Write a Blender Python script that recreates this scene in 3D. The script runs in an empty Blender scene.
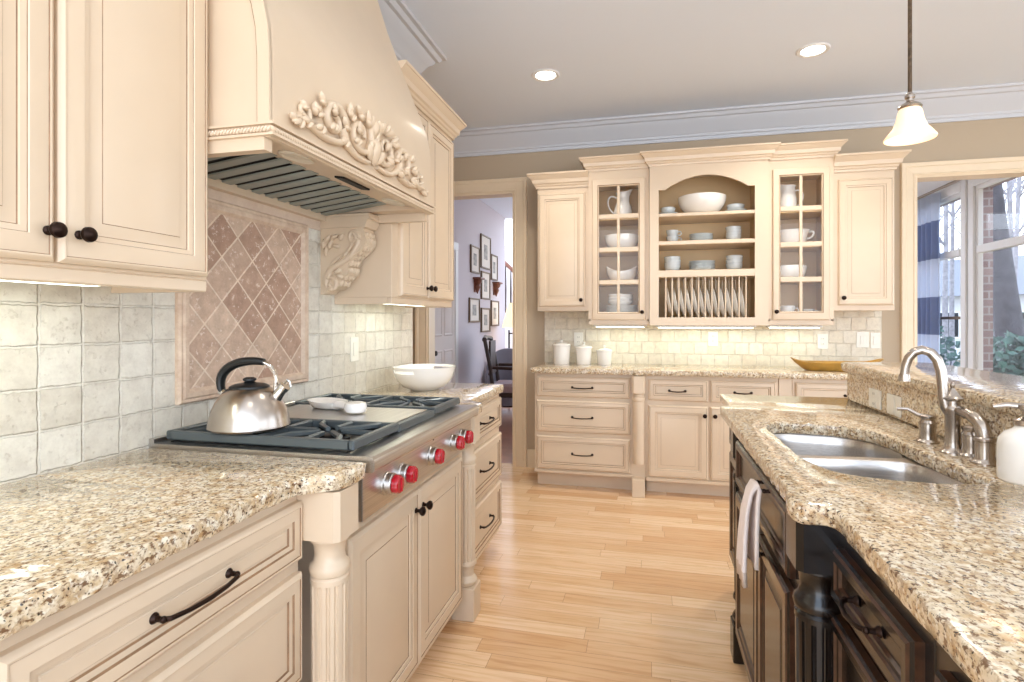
import bpy, bmesh, math, random
from mathutils import Matrix, Vector, noise
R = math.radians
PI = math.pi
random.seed(7)
sc = bpy.context.scene
COL = sc.collection

# ------------------------------------------------------------------ mesh builder
class MB:
    def __init__(s):
        s.v = []; s.f = []; s.m = []; s.M = Matrix.Identity(4); s.mi = 0
    def add(s, pts, faces, mi=None):
        b = len(s.v)
        for p in pts:
            q = s.M @ Vector(p); s.v.append((q.x, q.y, q.z))
        for i, f in enumerate(faces):
            s.f.append(tuple(b + k for k in f))
            s.m.append(s.mi if mi is None else (mi[i] if isinstance(mi, (list, tuple)) else mi))
    def box(s, x0, x1, y0, y1, z0, z1, b=0.0, mi=None):
        if x0 > x1: x0, x1 = x1, x0
        if y0 > y1: y0, y1 = y1, y0
        if z0 > z1: z0, z1 = z1, z0
        if b <= 0:
            P = [(x, y, z) for z in (z0, z1) for y in (y0, y1) for x in (x0, x1)]
            s.add(P, [(0, 2, 3, 1), (4, 5, 7, 6), (0, 1, 5, 4), (2, 6, 7, 3), (0, 4, 6, 2), (1, 3, 7, 5)], mi)
            return
        b = min(b, (x1-x0)*.45, (y1-y0)*.45, (z1-z0)*.45)
        X = (x0, x1); Y = (y0, y1); Z = (z0, z1)
        P = []; idx = {}
        for i in (0, 1):
            for j in (0, 1):
                for k in (0, 1):
                    sx, sy, sz = (1-2*i), (1-2*j), (1-2*k)
                    for a in range(3):
                        p = [X[i]+sx*b, Y[j]+sy*b, Z[k]+sz*b]
                        p[a] = (X[i], Y[j], Z[k])[a]
                        idx[(i, j, k, a)] = len(P); P.append(p)
        F = []
        def q(*ks):
            pts = [Vector(P[k]) for k in ks]
            n = (pts[1]-pts[0]).cross(pts[2]-pts[0])
            c = sum(pts, Vector()) / len(pts) - Vector(((x0+x1)/2, (y0+y1)/2, (z0+z1)/2))
            F.append(tuple(ks) if n.dot(c) > 0 else tuple(reversed(ks)))
        for i in (0, 1):
            q(*[idx[(i, j, k, 0)] for j, k in ((0, 0), (1, 0), (1, 1), (0, 1))])
            q(*[idx[(j, i, k, 1)] for j, k in ((0, 0), (1, 0), (1, 1), (0, 1))])
            q(*[idx[(j, k, i, 2)] for j, k in ((0, 0), (1, 0), (1, 1), (0, 1))])
        for i in (0, 1):
            for j in (0, 1):
                q(idx[(i, j, 0, 0)], idx[(i, j, 1, 0)], idx[(i, j, 1, 1)], idx[(i, j, 0, 1)])
                q(idx[(i, 0, j, 0)], idx[(i, 1, j, 0)], idx[(i, 1, j, 2)], idx[(i, 0, j, 2)])
                q(idx[(0, i, j, 1)], idx[(1, i, j, 1)], idx[(1, i, j, 2)], idx[(0, i, j, 2)])
                for k in (0, 1):
                    q(idx[(i, j, k, 0)], idx[(i, j, k, 1)], idx[(i, j, k, 2)])
        s.add(P, F, mi)
    def loft(s, rings, closed=True, cap0=True, cap1=True, mi=None):
        n = len(rings[0]); P = [p for r in rings for p in r]; F = []
        for i in range(len(rings)-1):
            for j in range(n if closed else n-1):
                k = (j+1) % n
                F.append((i*n+j, i*n+k, (i+1)*n+k, (i+1)*n+j))
        if closed and cap0: F.append(tuple(reversed(range(n))))
        if closed and cap1: F.append(tuple((len(rings)-1)*n+j for j in range(n)))
        s.add(P, F, mi)
    def lathe(s, prof, c=(0, 0, 0), n=32, cap0=True, cap1=True, rf=None, mi=None, sy=1.0):
        rings = []
        for r, z in prof:
            ring = []
            for j in range(n):
                a = 2*PI*j/n
                rr = max(r, 1e-5) * (rf(a, z) if rf else 1)
                ring.append((c[0]+rr*math.cos(a), c[1]+rr*math.sin(a)*sy, c[2]+z))
            rings.append(ring)
        s.loft(rings, True, cap0, cap1, mi)
    def tube(s, pts, r, n=10, mi=None, flat=1.0, up=None, cap=True):
        pts = [Vector(p) for p in pts]; m = len(pts)
        rs = r if isinstance(r, (list, tuple)) else [r]*m
        T = []
        for i in range(m):
            t = pts[min(i+1, m-1)] - pts[max(i-1, 0)]
            T.append(t.normalized() if t.length > 1e-9 else Vector((0, 0, 1)))
        u = Vector(up) if up else (Vector((0, 0, 1)) if abs(T[0].z) < .9 else Vector((1, 0, 0)))
        rings = []
        for i in range(m):
            u = (u - T[i]*u.dot(T[i]))
            if u.length < 1e-6: u = T[i].orthogonal()
            u.normalize(); w = T[i].cross(u)
            rings.append([pts[i] + u*math.cos(2*PI*j/n)*rs[i]*flat + w*math.sin(2*PI*j/n)*rs[i] for j in range(n)])
        s.loft(rings, True, cap, cap, mi)
    def prism(s, poly, ax, a0, a1, mi=None):
        # poly in the other two axes (in xyz order)
        def P(p, a):
            return {'x': (a, p[0], p[1]), 'y': (p[0], a, p[1]), 'z': (p[0], p[1], a)}[ax]
        s.loft([[P(p, a0) for p in poly], [P(p, a1) for p in poly]], mi=mi)
    def ball(s, c, r, n=12, m=8, mi=None):
        rx, ry, rz = r if isinstance(r, (list, tuple)) else (r, r, r)
        rings = []
        for i in range(m+1):
            t = -PI/2 + PI*i/m
            rings.append([(c[0]+rx*max(math.cos(t), 1e-4)*math.cos(2*PI*j/n), c[1]+ry*max(math.cos(t), 1e-4)*math.sin(2*PI*j/n), c[2]+rz*math.sin(t)) for j in range(n)])
        s.loft(rings, mi=mi)
    def sweep(s, prof, path, mi=None):
        # prof: (outward, z); path: (x, y); outward is the right-hand side of the direction of travel
        n = len(path); rings = []
        for i in range(n):
            p = Vector(path[i][:2])
            d0 = (p - Vector(path[i-1][:2])).normalized() if i > 0 else None
            d1 = (Vector(path[i+1][:2]) - p).normalized() if i < n-1 else None
            if d0 is None: d0 = d1
            if d1 is None: d1 = d0
            n0 = Vector((d0.y, -d0.x)); n1 = Vector((d1.y, -d1.x))
            m = (n0+n1); m = m / max(m.dot(n0), .2)
            rings.append([(p.x+m.x*o, p.y+m.y*o, z) for o, z in prof])
        s.loft(rings, mi=mi)
    def panel(s, x0, x1, z0, z1, y, steps):
        # nested rectangular rings on a front that looks towards -y; steps: (inset, out, material)
        rings = []; mats = []
        for ins, out, mi in steps:
            rings.append([(x0+ins, y-out, z0+ins), (x1-ins, y-out, z0+ins), (x1-ins, y-out, z1-ins), (x0+ins, y-out, z1-ins)])
            mats.append(mi)
        P = [p for r in rings for p in r]; F = []; M = []
        for i in range(len(rings)-1):
            for j in range(4):
                k = (j+1) % 4
                F.append((i*4+j, i*4+k, (i+1)*4+k, (i+1)*4+j)); M.append(mats[i+1])
        L = len(rings)-1
        F.append((L*4, L*4+1, L*4+2, L*4+3)); M.append(0)
        F.append((3, 2, 1, 0)); M.append(0)
        s.add(P, F, M)
    def slab(s, outline, z0, z1, holes=(), jit=0.0, r=.008, seg=.012, edge=True):
        # stone slab with softened, slightly irregular edges; outline CCW in plan
        s.weld = True
        def dense(o):
            out = []
            for i in range(len(o)):
                a = Vector(o[i]); b = Vector(o[(i+1) % len(o)]); k = max(1, int((b-a).length/seg))
                out += [a+(b-a)*j/k for j in range(k)]
            return out
        h = z1-z0
        prof = [(r, z1), (r*.3, z1-r*.35), (0, z1-r), (0, z1-h*.55), (r*.4, z0+r*.5), (r, z0)]
        tops = []; bots = []
        for o, sg in [(outline, 1)]+[(q, -1) for q in holes]:
            d = dense(o); n = len(d); rings = []
            nor = []
            for i in range(n):
                t = (d[(i+1) % n]-d[i-1]).normalized(); nor.append(Vector((t.y, -t.x))*sg)
            for pi, (ins, z) in enumerate(prof):
                ring = []
                for i in range(n):
                    q = d[i] - nor[i]*ins
                    if jit and 0 < pi:
                        k = jit*noise.noise(Vector((d[i].x*45, d[i].y*45, z*60+pi*3.1)))*2
                        q = q + nor[i]*k
                    ring.append((q.x, q.y, z))
                rings.append(ring)
            if sg < 0: rings = [list(reversed(q)) for q in rings]
            s.loft([list(reversed(q)) for q in rings] if False else list(reversed(rings)), True, False, False)
            tops.append(rings[0]); bots.append(rings[-1])
        for loops, up in ((tops, 1), (bots, -1)):
            bm = bmesh.new(); es = []
            for lp in loops:
                vs = [bm.verts.new(p) for p in lp]
                for i in range(len(vs)): es.append(bm.edges.new((vs[i], vs[(i+1) % len(vs)])))
            bmesh.ops.triangle_fill(bm, edges=es, use_beauty=True, use_dissolve=False)
            bm.verts.index_update()
            P = [v.co.copy() for v in bm.verts]; F = []
            for f in bm.faces:
                ids = [v.index for v in f.verts]
                nz = f.normal.z if f.normal.length else 0
                f.normal_update(); nz = f.normal.z
                F.append(tuple(ids) if nz*up > 0 else tuple(reversed(ids)))
            s.add(P, F); bm.free()
    def build(s, name, mats, parent=None, smooth=30, loc=None, weld=False):
        me = bpy.data.meshes.new(name); weld = weld or getattr(s, 'weld', False)
        me.from_pydata(s.v, [], s.f)
        mats = mats if isinstance(mats, (list, tuple)) else [mats]
        for m in mats: me.materials.append(m)
        if len(mats) > 1: me.polygons.foreach_set('material_index', [min(k, len(mats)-1) for k in s.m])
        bm = bmesh.new(); bm.from_mesh(me)
        if weld: bmesh.ops.remove_doubles(bm, verts=bm.verts, dist=1e-5)
        bmesh.ops.recalc_face_normals(bm, faces=bm.faces)
        bm.to_mesh(me); bm.free()
        if smooth:
            me.polygons.foreach_set('use_smooth', [True]*len(me.polygons))
            me.set_sharp_from_angle(angle=R(smooth))
        me.update()
        o = bpy.data.objects.new(name, me); COL.objects.link(o)
        if parent: o.parent = parent
        if loc: o.location = loc
        return o

def tag(o, label=None, cat=None, group=None, kind=None):
    if label: o['label'] = label
    if cat: o['category'] = cat
    if group: o['group'] = group
    if kind: o['kind'] = kind
    return o
def thing(name, label, cat, loc=(0, 0, 0), rz=0, group=None):
    o = bpy.data.objects.new(name, None); COL.objects.link(o); o.empty_display_size = .1
    o.location = loc; o.rotation_euler = (0, 0, R(rz))
    return tag(o, label, cat, group)
def struct(name, mb, mats, smooth=30):
    o = mb.build(name, mats, None, smooth); o['kind'] = 'structure'; return o
def dup(root, loc, rz=None, label=None, group=None):
    r = root.copy(); COL.objects.link(r); r.location = loc
    if rz is not None: r.rotation_euler = (0, 0, R(rz))
    if label: r['label'] = label
    if group: r['group'] = group
    for ch in [c for c in bpy.data.objects if c.parent == root]:
        c = ch.copy(); COL.objects.link(c); c.parent = r
        for g in [q for q in bpy.data.objects if q.parent == ch]:
            d = g.copy(); COL.objects.link(d); d.parent = c
    return r
def bez(p0, p1, p2, p3, n=12):
    p0, p1, p2, p3 = map(Vector, (p0, p1, p2, p3)); o = []
    for i in range(n+1):
        t = i/n; o.append(p0*(1-t)**3+3*p1*t*(1-t)**2+3*p2*t*t*(1-t)+p3*t**3)
    return o
def arc(c, r, a0, a1, n=10):
    return [(c[0]+r*math.cos(R(a0+(a1-a0)*i/n)), c[1]+r*math.sin(R(a0+(a1-a0)*i/n))) for i in range(n+1)]
ORD = ['first', 'second', 'third', 'fourth', 'fifth', 'sixth', 'seventh', 'eighth', 'ninth', 'tenth', 'eleventh', 'twelfth', 'thirteenth']

# ------------------------------------------------------------------ materials
def lin(h):
    if isinstance(h, str):
        h = h.lstrip('#'); c = [int(h[i:i+2], 16)/255 for i in (0, 2, 4)]
    else: c = [k/255 for k in h]
    return tuple((k/12.92 if k <= .04045 else ((k+.055)/1.055)**2.4) for k in c) + (1,)
class NT:
    def __init__(s, name):
        s.mat = bpy.data.materials.new(name); s.mat.use_nodes = True
        s.t = s.mat.node_tree; s.n = s.t.nodes; s.p = s.n['Principled BSDF']
    def new(s, typ, **kw):
        n = s.n.new(typ)
        for k, v in kw.items():
            if k.startswith('_'): n.inputs[k[1:].replace('_', ' ')].default_value = v
            else: setattr(n, k, v)
        return n
    def link(s, a, b): s.t.links.new(a, b)
    def coord(s, kind='Object'): return s.new('ShaderNodeTexCoord').outputs[kind]
    def mapping(s, vec, scale=(1, 1, 1), loc=(0, 0, 0), rot=(0, 0, 0)):
        m = s.new('ShaderNodeMapping'); s.link(vec, m.inputs['Vector'])
        m.inputs['Scale'].default_value = scale; m.inputs['Location'].default_value = loc; m.inputs['Rotation'].default_value = rot
        return m.outputs[0]
    def noise(s, vec, scale, detail=3, rough=.55, dist=0):
        n = s.new('ShaderNodeTexNoise'); s.link(vec, n.inputs['Vector'])
        n.inputs['Scale'].default_value = scale; n.inputs['Detail'].default_value = detail; n.inputs['Roughness'].default_value = rough; n.inputs['Distortion'].default_value = dist
        return n.outputs['Fac']
    def ramp(s, fac, stops, interp='LINEAR'):
        r = s.new('ShaderNodeValToRGB'); s.link(fac, r.inputs[0]); cr = r.color_ramp; cr.interpolation = interp
        while len(cr.elements) < len(stops): cr.elements.new(.5)
        for e, (p, c) in zip(cr.elements, stops): e.position = p; e.color = c if len(c) == 4 else tuple(c)+(1,)
        return r.outputs[0]
    def mix(s, fac, a, b, mode='MIX'):
        m = s.new('ShaderNodeMix', data_type='RGBA', blend_type=mode)
        for src, k in ((fac, 0), (a, 6), (b, 7)):
            if isinstance(src, (int, float)): m.inputs[k].default_value = src
            elif isinstance(src, tuple): m.inputs[k].default_value = src
            else: s.link(src, m.inputs[k])
        return m.outputs[2]
    def bump(s, h, strength=.3, dist=.002):
        b = s.new('ShaderNodeBump'); b.inputs['Strength'].default_value = strength; b.inputs['Distance'].default_value = dist
        s.link(h, b.inputs['Height']); s.link(b.outputs[0], s.p.inputs['Normal'])
    def set(s, **kw):
        for k, v in kw.items():
            i = s.p.inputs[k.replace('_', ' ')]
            if hasattr(v, 'is_output') or isinstance(v, bpy.types.NodeSocket): s.link(v, i)
            else: i.default_value = v
        return s.mat
def plain(name, c, rough=.5, metal=0, var=.0, scale=8, coat=0, **kw):
    t = NT(name); col = lin(c) if not (isinstance(c, tuple) and len(c) == 4) else c
    if var:
        f = t.noise(t.coord(), scale, 3)
        d = tuple(k*(1-var) for k in col[:3])+(1,)
        t.set(Base_Color=t.ramp(f, [(.35, d), (.65, col)]))
    else: t.set(Base_Color=col)
    t.set(Roughness=rough, Metallic=metal)
    if coat: t.set(Coat_Weight=coat, Coat_Roughness=.1)
    if kw: t.set(**kw)
    return t.mat
M = {}
M['cream'] = plain('cream_paint', (221, 199, 171), .38, var=.05, scale=3, coat=.15)
M['glaze'] = plain('umber_glaze', (158, 122, 88), .5, var=.35, scale=25)
M['inner'] = plain('cabinet_interior', (222, 190, 142), .5, var=.08, scale=5)
M['trimcream'] = plain('cream_trim_paint', (232, 212, 182), .4, var=.03)
M['crown'] = plain('crown_paint', (204, 206, 211), .5)
M['white'] = plain('white_trim_paint', (232, 232, 232), .4)
M['ceiling'] = plain('ceiling_paint', (228, 237, 250), .8)
M['taupe'] = plain('taupe_wall_paint', (184, 166, 142), .75)
M['lav'] = plain('lavender_wall_paint', (212, 204, 210), .75)
M['hallwhite'] = plain('off_white_wall_paint', (228, 220, 216), .75)
M['bronze'] = plain('dark_bronze', (48, 34, 28), .35, .85)
M['iron'] = plain('grate_iron', (98, 106, 108), .36, .5)
M['black'] = plain('black_plastic', (26, 27, 28), .35)
M['blackmetal'] = plain('black_enamel', (22, 22, 23), .35, .2)
M['ceramic'] = plain('white_ceramic', (244, 240, 232), .16, coat=.5)
M['celadon'] = plain('pale_blue_grey_china', (206, 212, 212), .2, coat=.4)
M['red'] = plain('red_knob_plastic', (176, 16, 34), .22, coat=.6)
M['chrome'] = plain('polished_steel', (226, 222, 216), .12, 1)
M['nickel'] = plain('brushed_nickel', (188, 178, 168), .26, 1)
M['outlet'] = plain('outlet_plastic', (240, 236, 224), .4)
M['slot'] = plain('outlet_slot', (70, 62, 54), .5)
M['towel'] = plain('pink_white_linen', (240, 226, 218), .9, var=.05, scale=40)
M['towelband'] = plain('beige_linen_band', (216, 196, 180), .9, var=.05, scale=40)
M['woodbowl'] = plain('golden_wood', (196, 150, 66), .4, var=.3, scale=14)
M['darkwood'] = plain('dark_wood', (58, 36, 30), .35, var=.3, scale=12)
M['redwood'] = plain('red_brown_wood', (140, 84, 62), .45, var=.3, scale=12)
M['greyfab'] = plain('grey_upholstery', (150, 148, 160), .9, var=.08, scale=60)
M['pinkfab'] = plain('mauve_upholstery', (176, 150, 152), .9, var=.08, scale=60)
M['frame'] = plain('bronze_picture_frame', (120, 100, 78), .45, .3)
M['mat'] = plain('picture_mount', (232, 224, 214), .8)
M['print'] = plain('picture_print', (190, 186, 178), .8, var=.5, scale=18)
M['baffle'] = plain('dark_steel_baffle', (158, 168, 166), .4, .7)
M['gap'] = plain('shadow_gap_black', (14, 14, 14), .6)
M['hoodlens'] = plain('frosted_lens', (220, 210, 190), .3)
M['brass'] = plain('antique_bronze_rod', (118, 98, 78), .4, .7, var=.5, scale=90)
M['sage'] = plain('dark_espresso', (22, 14, 10), .24, var=.3, scale=20, coat=.25)
M['espressoglaze'] = plain('espresso_worn_edge', (84, 54, 36), .28, var=.5, scale=40, coat=.2)
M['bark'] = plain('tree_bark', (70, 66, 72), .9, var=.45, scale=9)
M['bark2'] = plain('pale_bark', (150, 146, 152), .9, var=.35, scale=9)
M['leaf'] = plain('shrub_leaves', (52, 92, 74), .6, var=.6, scale=6)
M['house'] = plain('pale_siding', (206, 208, 214), .8)
M['roof'] = plain('grey_roof', (120, 120, 128), .8)
M['ground'] = plain('leafy_ground', (128, 118, 88), .95, var=.45, scale=.9)
M['hallfloor'] = plain('red_oak_floor', (168, 112, 84), .3, var=.25, scale=5)
M['deck'] = plain('patio_chair_blue', (90, 120, 176), .6)

def emit(name, c, s):
    t = NT(name); t.set(Base_Color=lin(c), Emission_Color=lin(c), Emission_Strength=s); return t.mat
M['lamp'] = emit('downlight_lens', (255, 246, 232), 14)
M['tubelight'] = emit('under_cabinet_tube', (246, 255, 238), 4)
def shade_mat(name, c, e):
    t = NT(name); t.set(Base_Color=lin(c), Roughness=.4, Emission_Color=lin(c), Emission_Strength=e); return t.mat
M['pendglass'] = shade_mat('alabaster_glass_lit', (255, 230, 196), .5)
M['lampshade'] = shade_mat('lit_lampshade', (255, 232, 196), .9)

def m_steel():
    t = NT('brushed_stainless'); v = t.mapping(t.coord(), (3, 300, 300))
    f = t.noise(v, 1, 2)
    t.set(Base_Color=t.ramp(f, [(.3, lin((190, 186, 182))), (.7, lin((214, 210, 206)))]), Metallic=1, Roughness=.3)
    return t.mat
M['steel'] = m_steel()
def m_glass():
    t = NT('clear_glass'); n = t.n; n.remove(t.p)
    tr = t.new('ShaderNodeBsdfTransparent'); gl = t.new('ShaderNodeBsdfGlossy'); gl.inputs['Roughness'].default_value = .02
    lw = t.new('ShaderNodeLayerWeight'); lw.inputs[0].default_value = .5
    pw = t.new('ShaderNodeMath', operation='POWER'); t.link(lw.outputs['Facing'], pw.inputs[0]); pw.inputs[1].default_value = 4
    ma = t.new('ShaderNodeMath', operation='MULTIPLY_ADD'); t.link(pw.outputs[0], ma.inputs[0]); ma.inputs[1].default_value = .4; ma.inputs[2].default_value = .02
    mx = t.new('ShaderNodeMixShader'); t.link(ma.outputs[0], mx.inputs[0]); t.link(tr.outputs[0], mx.inputs[1]); t.link(gl.outputs[0], mx.inputs[2])
    t.link(mx.outputs[0], n['Material Output'].inputs[0]); return t.mat
M['glass'] = m_glass()
def m_granite():
    t = NT('speckled_granite'); c = t.coord()
    a = t.ramp(t.noise(c, 42, 4, .62), [(.33, lin((184, 148, 104))), (.47, lin((216, 194, 158))), (.62, lin((232, 218, 192)))])
    g = t.ramp(t.noise(t.mapping(c, (1, 1, 1), (3, 1, 2)), 100, 3, .6), [(.50, (0, 0, 0)), (.60, (.75, .75, .75))])
    a = t.mix(g, a, lin((176, 152, 124)))
    w = t.ramp(t.noise(t.mapping(c, (1, 1, 1), (7, 5, 9)), 75, 2, .5), [(.56, (0, 0, 0)), (.65, (.75, .75, .75))])
    a = t.mix(w, a, lin((244, 236, 216)))
    d = t.ramp(t.noise(t.mapping(c, (1, .7, 1), (1, 8, 4), (0, 0, .6)), 122, 3, .6), [(.545, (0, 0, 0)), (.615, (.9, .9, .9))])
    a = t.mix(d, a, lin((112, 80, 54)))
    k = t.ramp(t.noise(t.mapping(c, (1, 1, 1), (5, 2, 6)), 165, 2, .5), [(.62, (0, 0, 0)), (.68, (.95, .95, .95))])
    a = t.mix(k, a, lin((44, 33, 27)))
    t.set(Base_Color=a, Roughness=.1, Coat_Weight=.3, Coat_Roughness=.04); return t.mat
M['granite'] = m_granite()
def xz(t):
    s = t.new('ShaderNodeSeparateXYZ'); t.link(t.coord(), s.inputs[0])
    k = t.new('ShaderNodeCombineXYZ'); t.link(s.outputs[0], k.inputs[0]); t.link(s.outputs[2], k.inputs[1]); return k.outputs[0]
def brick(t, vec, c1, c2, mortar, w, h, ms, off=0, smooth=.1, bias=0, freq=2):
    b = t.new('ShaderNodeTexBrick', offset=off, offset_frequency=freq, squash=1.0)
    t.link(vec, b.inputs['Vector'])
    for k, v in (('Color1', c1), ('Color2', c2), ('Mortar', mortar)): b.inputs[k].default_value = v
    for k, v in (('Scale', 1), ('Mortar Size', ms), ('Mortar Smooth', smooth), ('Bias', bias), ('Brick Width', w), ('Row Height', h)): b.inputs[k].default_value = v
    return b
def vadd(t, a, b, k):
    m = t.new('ShaderNodeVectorMath', operation='MULTIPLY_ADD'); t.link(b, m.inputs[0]); m.inputs[1].default_value = (k, k, k); t.link(a, m.inputs[2]); return m.outputs[0]
def m_tile(name, c1, c2, mort, w, h, ox, oz, off=0):
    t = NT(name); v = t.mapping(xz(t), (1, 1, 1), (ox, oz, 0))
    nz = t.new('ShaderNodeTexNoise'); t.link(t.coord(), nz.inputs['Vector']); nz.inputs['Scale'].default_value = 45; nz.inputs['Detail'].default_value = 2
    ctr = t.new('ShaderNodeVectorMath', operation='SUBTRACT'); t.link(nz.outputs['Color'], ctr.inputs[0]); ctr.inputs[1].default_value = (.5, .5, .5)
    v2 = vadd(t, v, ctr.outputs[0], .011)
    b = brick(t, v2, lin(c1), lin(c2), lin(mort), w, h, .0045, off, .6)
    n1 = t.ramp(t.noise(t.coord(), 22, 5, .7), [(.3, (.86, .84, .82)), (.6, (1.04, 1.04, 1.03))])
    col = t.mix(1.0, b.outputs['Color'], n1, 'MULTIPLY')
    pit = t.ramp(t.noise(t.mapping(t.coord(), (1, 1, 1), (4, 4, 4)), 60, 4, .65), [(.30, (0, 0, 0)), (.42, (1, 1, 1))])
    col = t.mix(t.ramp(pit, [(0, (.25, .25, .25)), (1, (0, 0, 0))]), col, lin((176, 160, 140)))
    inv = t.new('ShaderNodeMath', operation='SUBTRACT'); inv.inputs[0].default_value = 1; t.link(b.outputs['Fac'], inv.inputs[1])
    h1 = t.new('ShaderNodeMath', operation='MULTIPLY_ADD'); t.link(pit, h1.inputs[0]); h1.inputs[1].default_value = .22; t.link(inv.outputs[0], h1.inputs[2])
    h2 = t.new('ShaderNodeMath', operation='MULTIPLY_ADD'); t.link(t.noise(t.coord(), 30, 3, .6), h2.inputs[0]); h2.inputs[1].default_value = .5; t.link(h1.outputs[0], h2.inputs[2])
    t.bump(h2.outputs[0], .9, .005); t.set(Base_Color=col, Roughness=.5); return t.mat
M['tile'] = m_tile('tumbled_cream_tile', (214, 207, 192), (230, 226, 214), (226, 221, 208), .1045, .1, .0296, -.018, 0)
M['tileback'] = m_tile('tumbled_sand_tile', (220, 208, 186), (232, 224, 206), (226, 216, 198), .104, .1, 0, 0, .5)
def m_diamond():
    t = NT('rose_travertine_diamonds')
    v = t.mapping(xz(t), (1, 1, 1), (0, 0, 0))
    r = t.mapping(v, (1, 1, 1), (0, 0, 0), (0, 0, PI/4))
    b = brick(t, r, lin((172, 138, 117)), lin((210, 184, 161)), lin((226, 206, 184)), .1055, .1055, .0034, 0, .3)
    n1 = t.ramp(t.noise(t.coord(), 28, 5, .7), [(.3, (.80, .78, .76)), (.62, (1.1, 1.1, 1.1))])
    col = t.mix(1.0, b.outputs['Color'], n1, 'MULTIPLY')
    sp = t.ramp(t.noise(t.coord(), 60, 4, .7), [(.58, (0, 0, 0)), (.66, (1, 1, 1))])
    col = t.mix(sp, col, lin((226, 208, 192)))
    inv = t.new('ShaderNodeMath', operation='SUBTRACT'); inv.inputs[0].default_value = 1; t.link(b.outputs['Fac'], inv.inputs[1])
    t.bump(inv.outputs[0], .6, .003); t.set(Base_Color=col, Roughness=.5); return t.mat
M['diamond'] = m_diamond()
def m_stone(name, c1, c2, sc_=24):
    t = NT(name); f = t.noise(t.coord(), sc_, 5, .7)
    t.set(Base_Color=t.ramp(f, [(.3, lin(c1)), (.65, lin(c2))]), Roughness=.55); t.bump(f, .5, .004); return t.mat
M['rosestone'] = m_stone('rose_travertine_moulding', (196, 166, 142), (222, 200, 176))
M['palestone'] = m_stone('pale_rose_travertine', (206, 184, 164), (222, 204, 184), 14)
def m_floor():
    t = NT('oak_plank_floor'); c0 = t.coord(); H = .09; Wd = .66
    sp = t.new('ShaderNodeSeparateXYZ'); t.link(c0, sp.inputs[0])
    dv = t.new('ShaderNodeMath', operation='DIVIDE'); t.link(sp.outputs[1], dv.inputs[0]); dv.inputs[1].default_value = H
    fl = t.new('ShaderNodeMath', operation='FLOOR'); t.link(dv.outputs[0], fl.inputs[0])
    wn = t.new('ShaderNodeTexWhiteNoise', noise_dimensions='1D'); t.link(fl.outputs[0], wn.inputs['W'])
    ox = t.new('ShaderNodeMath', operation='MULTIPLY_ADD'); t.link(wn.outputs['Value'], ox.inputs[0]); ox.inputs[1].default_value = 5.3; t.link(sp.outputs[0], ox.inputs[2])
    cb = t.new('ShaderNodeCombineXYZ'); t.link(ox.outputs[0], cb.inputs[0]); t.link(sp.outputs[1], cb.inputs[1]); c = cb.outputs[0]
    b = brick(t, c, lin((220, 176, 130)), lin((244, 214, 176)), lin((164, 118, 80)), Wd, H, .0008, 0, .1, 0, 2)
    b2 = brick(t, c, (0, 0, 0, 1), (1, 1, 1, 1), (.5, .5, .5, 1), Wd, H, .0, 0, 0, 0, 2)
    off = t.new('ShaderNodeVectorMath', operation='MULTIPLY_ADD'); t.link(b2.outputs['Color'], off.inputs[0]); off.inputs[1].default_value = (19, 7, 0); t.link(c, off.inputs[2])
    g = t.noise(t.mapping(off.outputs[0], (5, 60, 1)), 1, 4, .6, .4)
    gr = t.ramp(g, [(.34, (.90, .84, .76)), (.55, (1, 1, 1))])
    col = t.mix(1.0, b.outputs['Color'], gr, 'MULTIPLY')
    wv = t.new('ShaderNodeTexWave', wave_type='BANDS', bands_direction='Y'); t.link(t.mapping(off.outputs[0], (.55, 3.4, 1)), wv.inputs['Vector'])
    wv.inputs['Scale'].default_value = 2.2; wv.inputs['Distortion'].default_value = 11; wv.inputs['Detail'].default_value = 3; wv.inputs['Detail Scale'].default_value = 1.2
    g2 = t.ramp(wv.outputs['Fac'], [(.0, (.86, .78, .68)), (.14, (.98, .96, .93)), (.5, (1.02, 1.02, 1.02))])
    col = t.mix(.75, col, t.mix(1.0, col, g2, 'MULTIPLY'))
    t.set(Base_Color=col, Roughness=.25, Coat_Weight=.2, Coat_Roughness=.15); return t.mat
M['floor'] = m_floor()
def m_brickwall():
    t = NT('red_brick'); v = xz(t)
    b = brick(t, v, lin((142, 118, 118)), lin((164, 142, 140)), lin((176, 168, 168)), .2, .07, .008, .5, .1)
    t.set(Base_Color=b.outputs['Color'], Roughness=.85); return t.mat
M['brick'] = m_brickwall()
def m_curtain():
    t = NT('blue_white_banded_curtain'); s = t.new('ShaderNodeSeparateXYZ'); t.link(t.coord(), s.inputs[0])
    w = t.new('ShaderNodeMath', operation='MULTIPLY_ADD'); t.link(s.outputs[2], w.inputs[0]); w.inputs[1].default_value = 1/.77; w.inputs[2].default_value = .033
    f = t.new('ShaderNodeMath', operation='FRACT'); t.link(w.outputs[0], f.inputs[0])
    t.set(Base_Color=t.ramp(f.outputs[0], [(0, lin((226, 232, 244))), (.5, lin((152, 164, 192)))], 'CONSTANT'), Roughness=.9)
    tl = t.new('ShaderNodeBsdfTranslucent'); t.link(t.p.inputs['Base Color'].links[0].from_socket, tl.inputs['Color'])
    mx = t.new('ShaderNodeMixShader'); mx.inputs[0].default_value = .5; t.link(t.p.outputs[0], mx.inputs[1]); t.link(tl.outputs[0], mx.inputs[2]); t.link(mx.outputs[0], t.n['Material Output'].inputs[0]); return t.mat
M['curtain'] = m_curtain()
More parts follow.
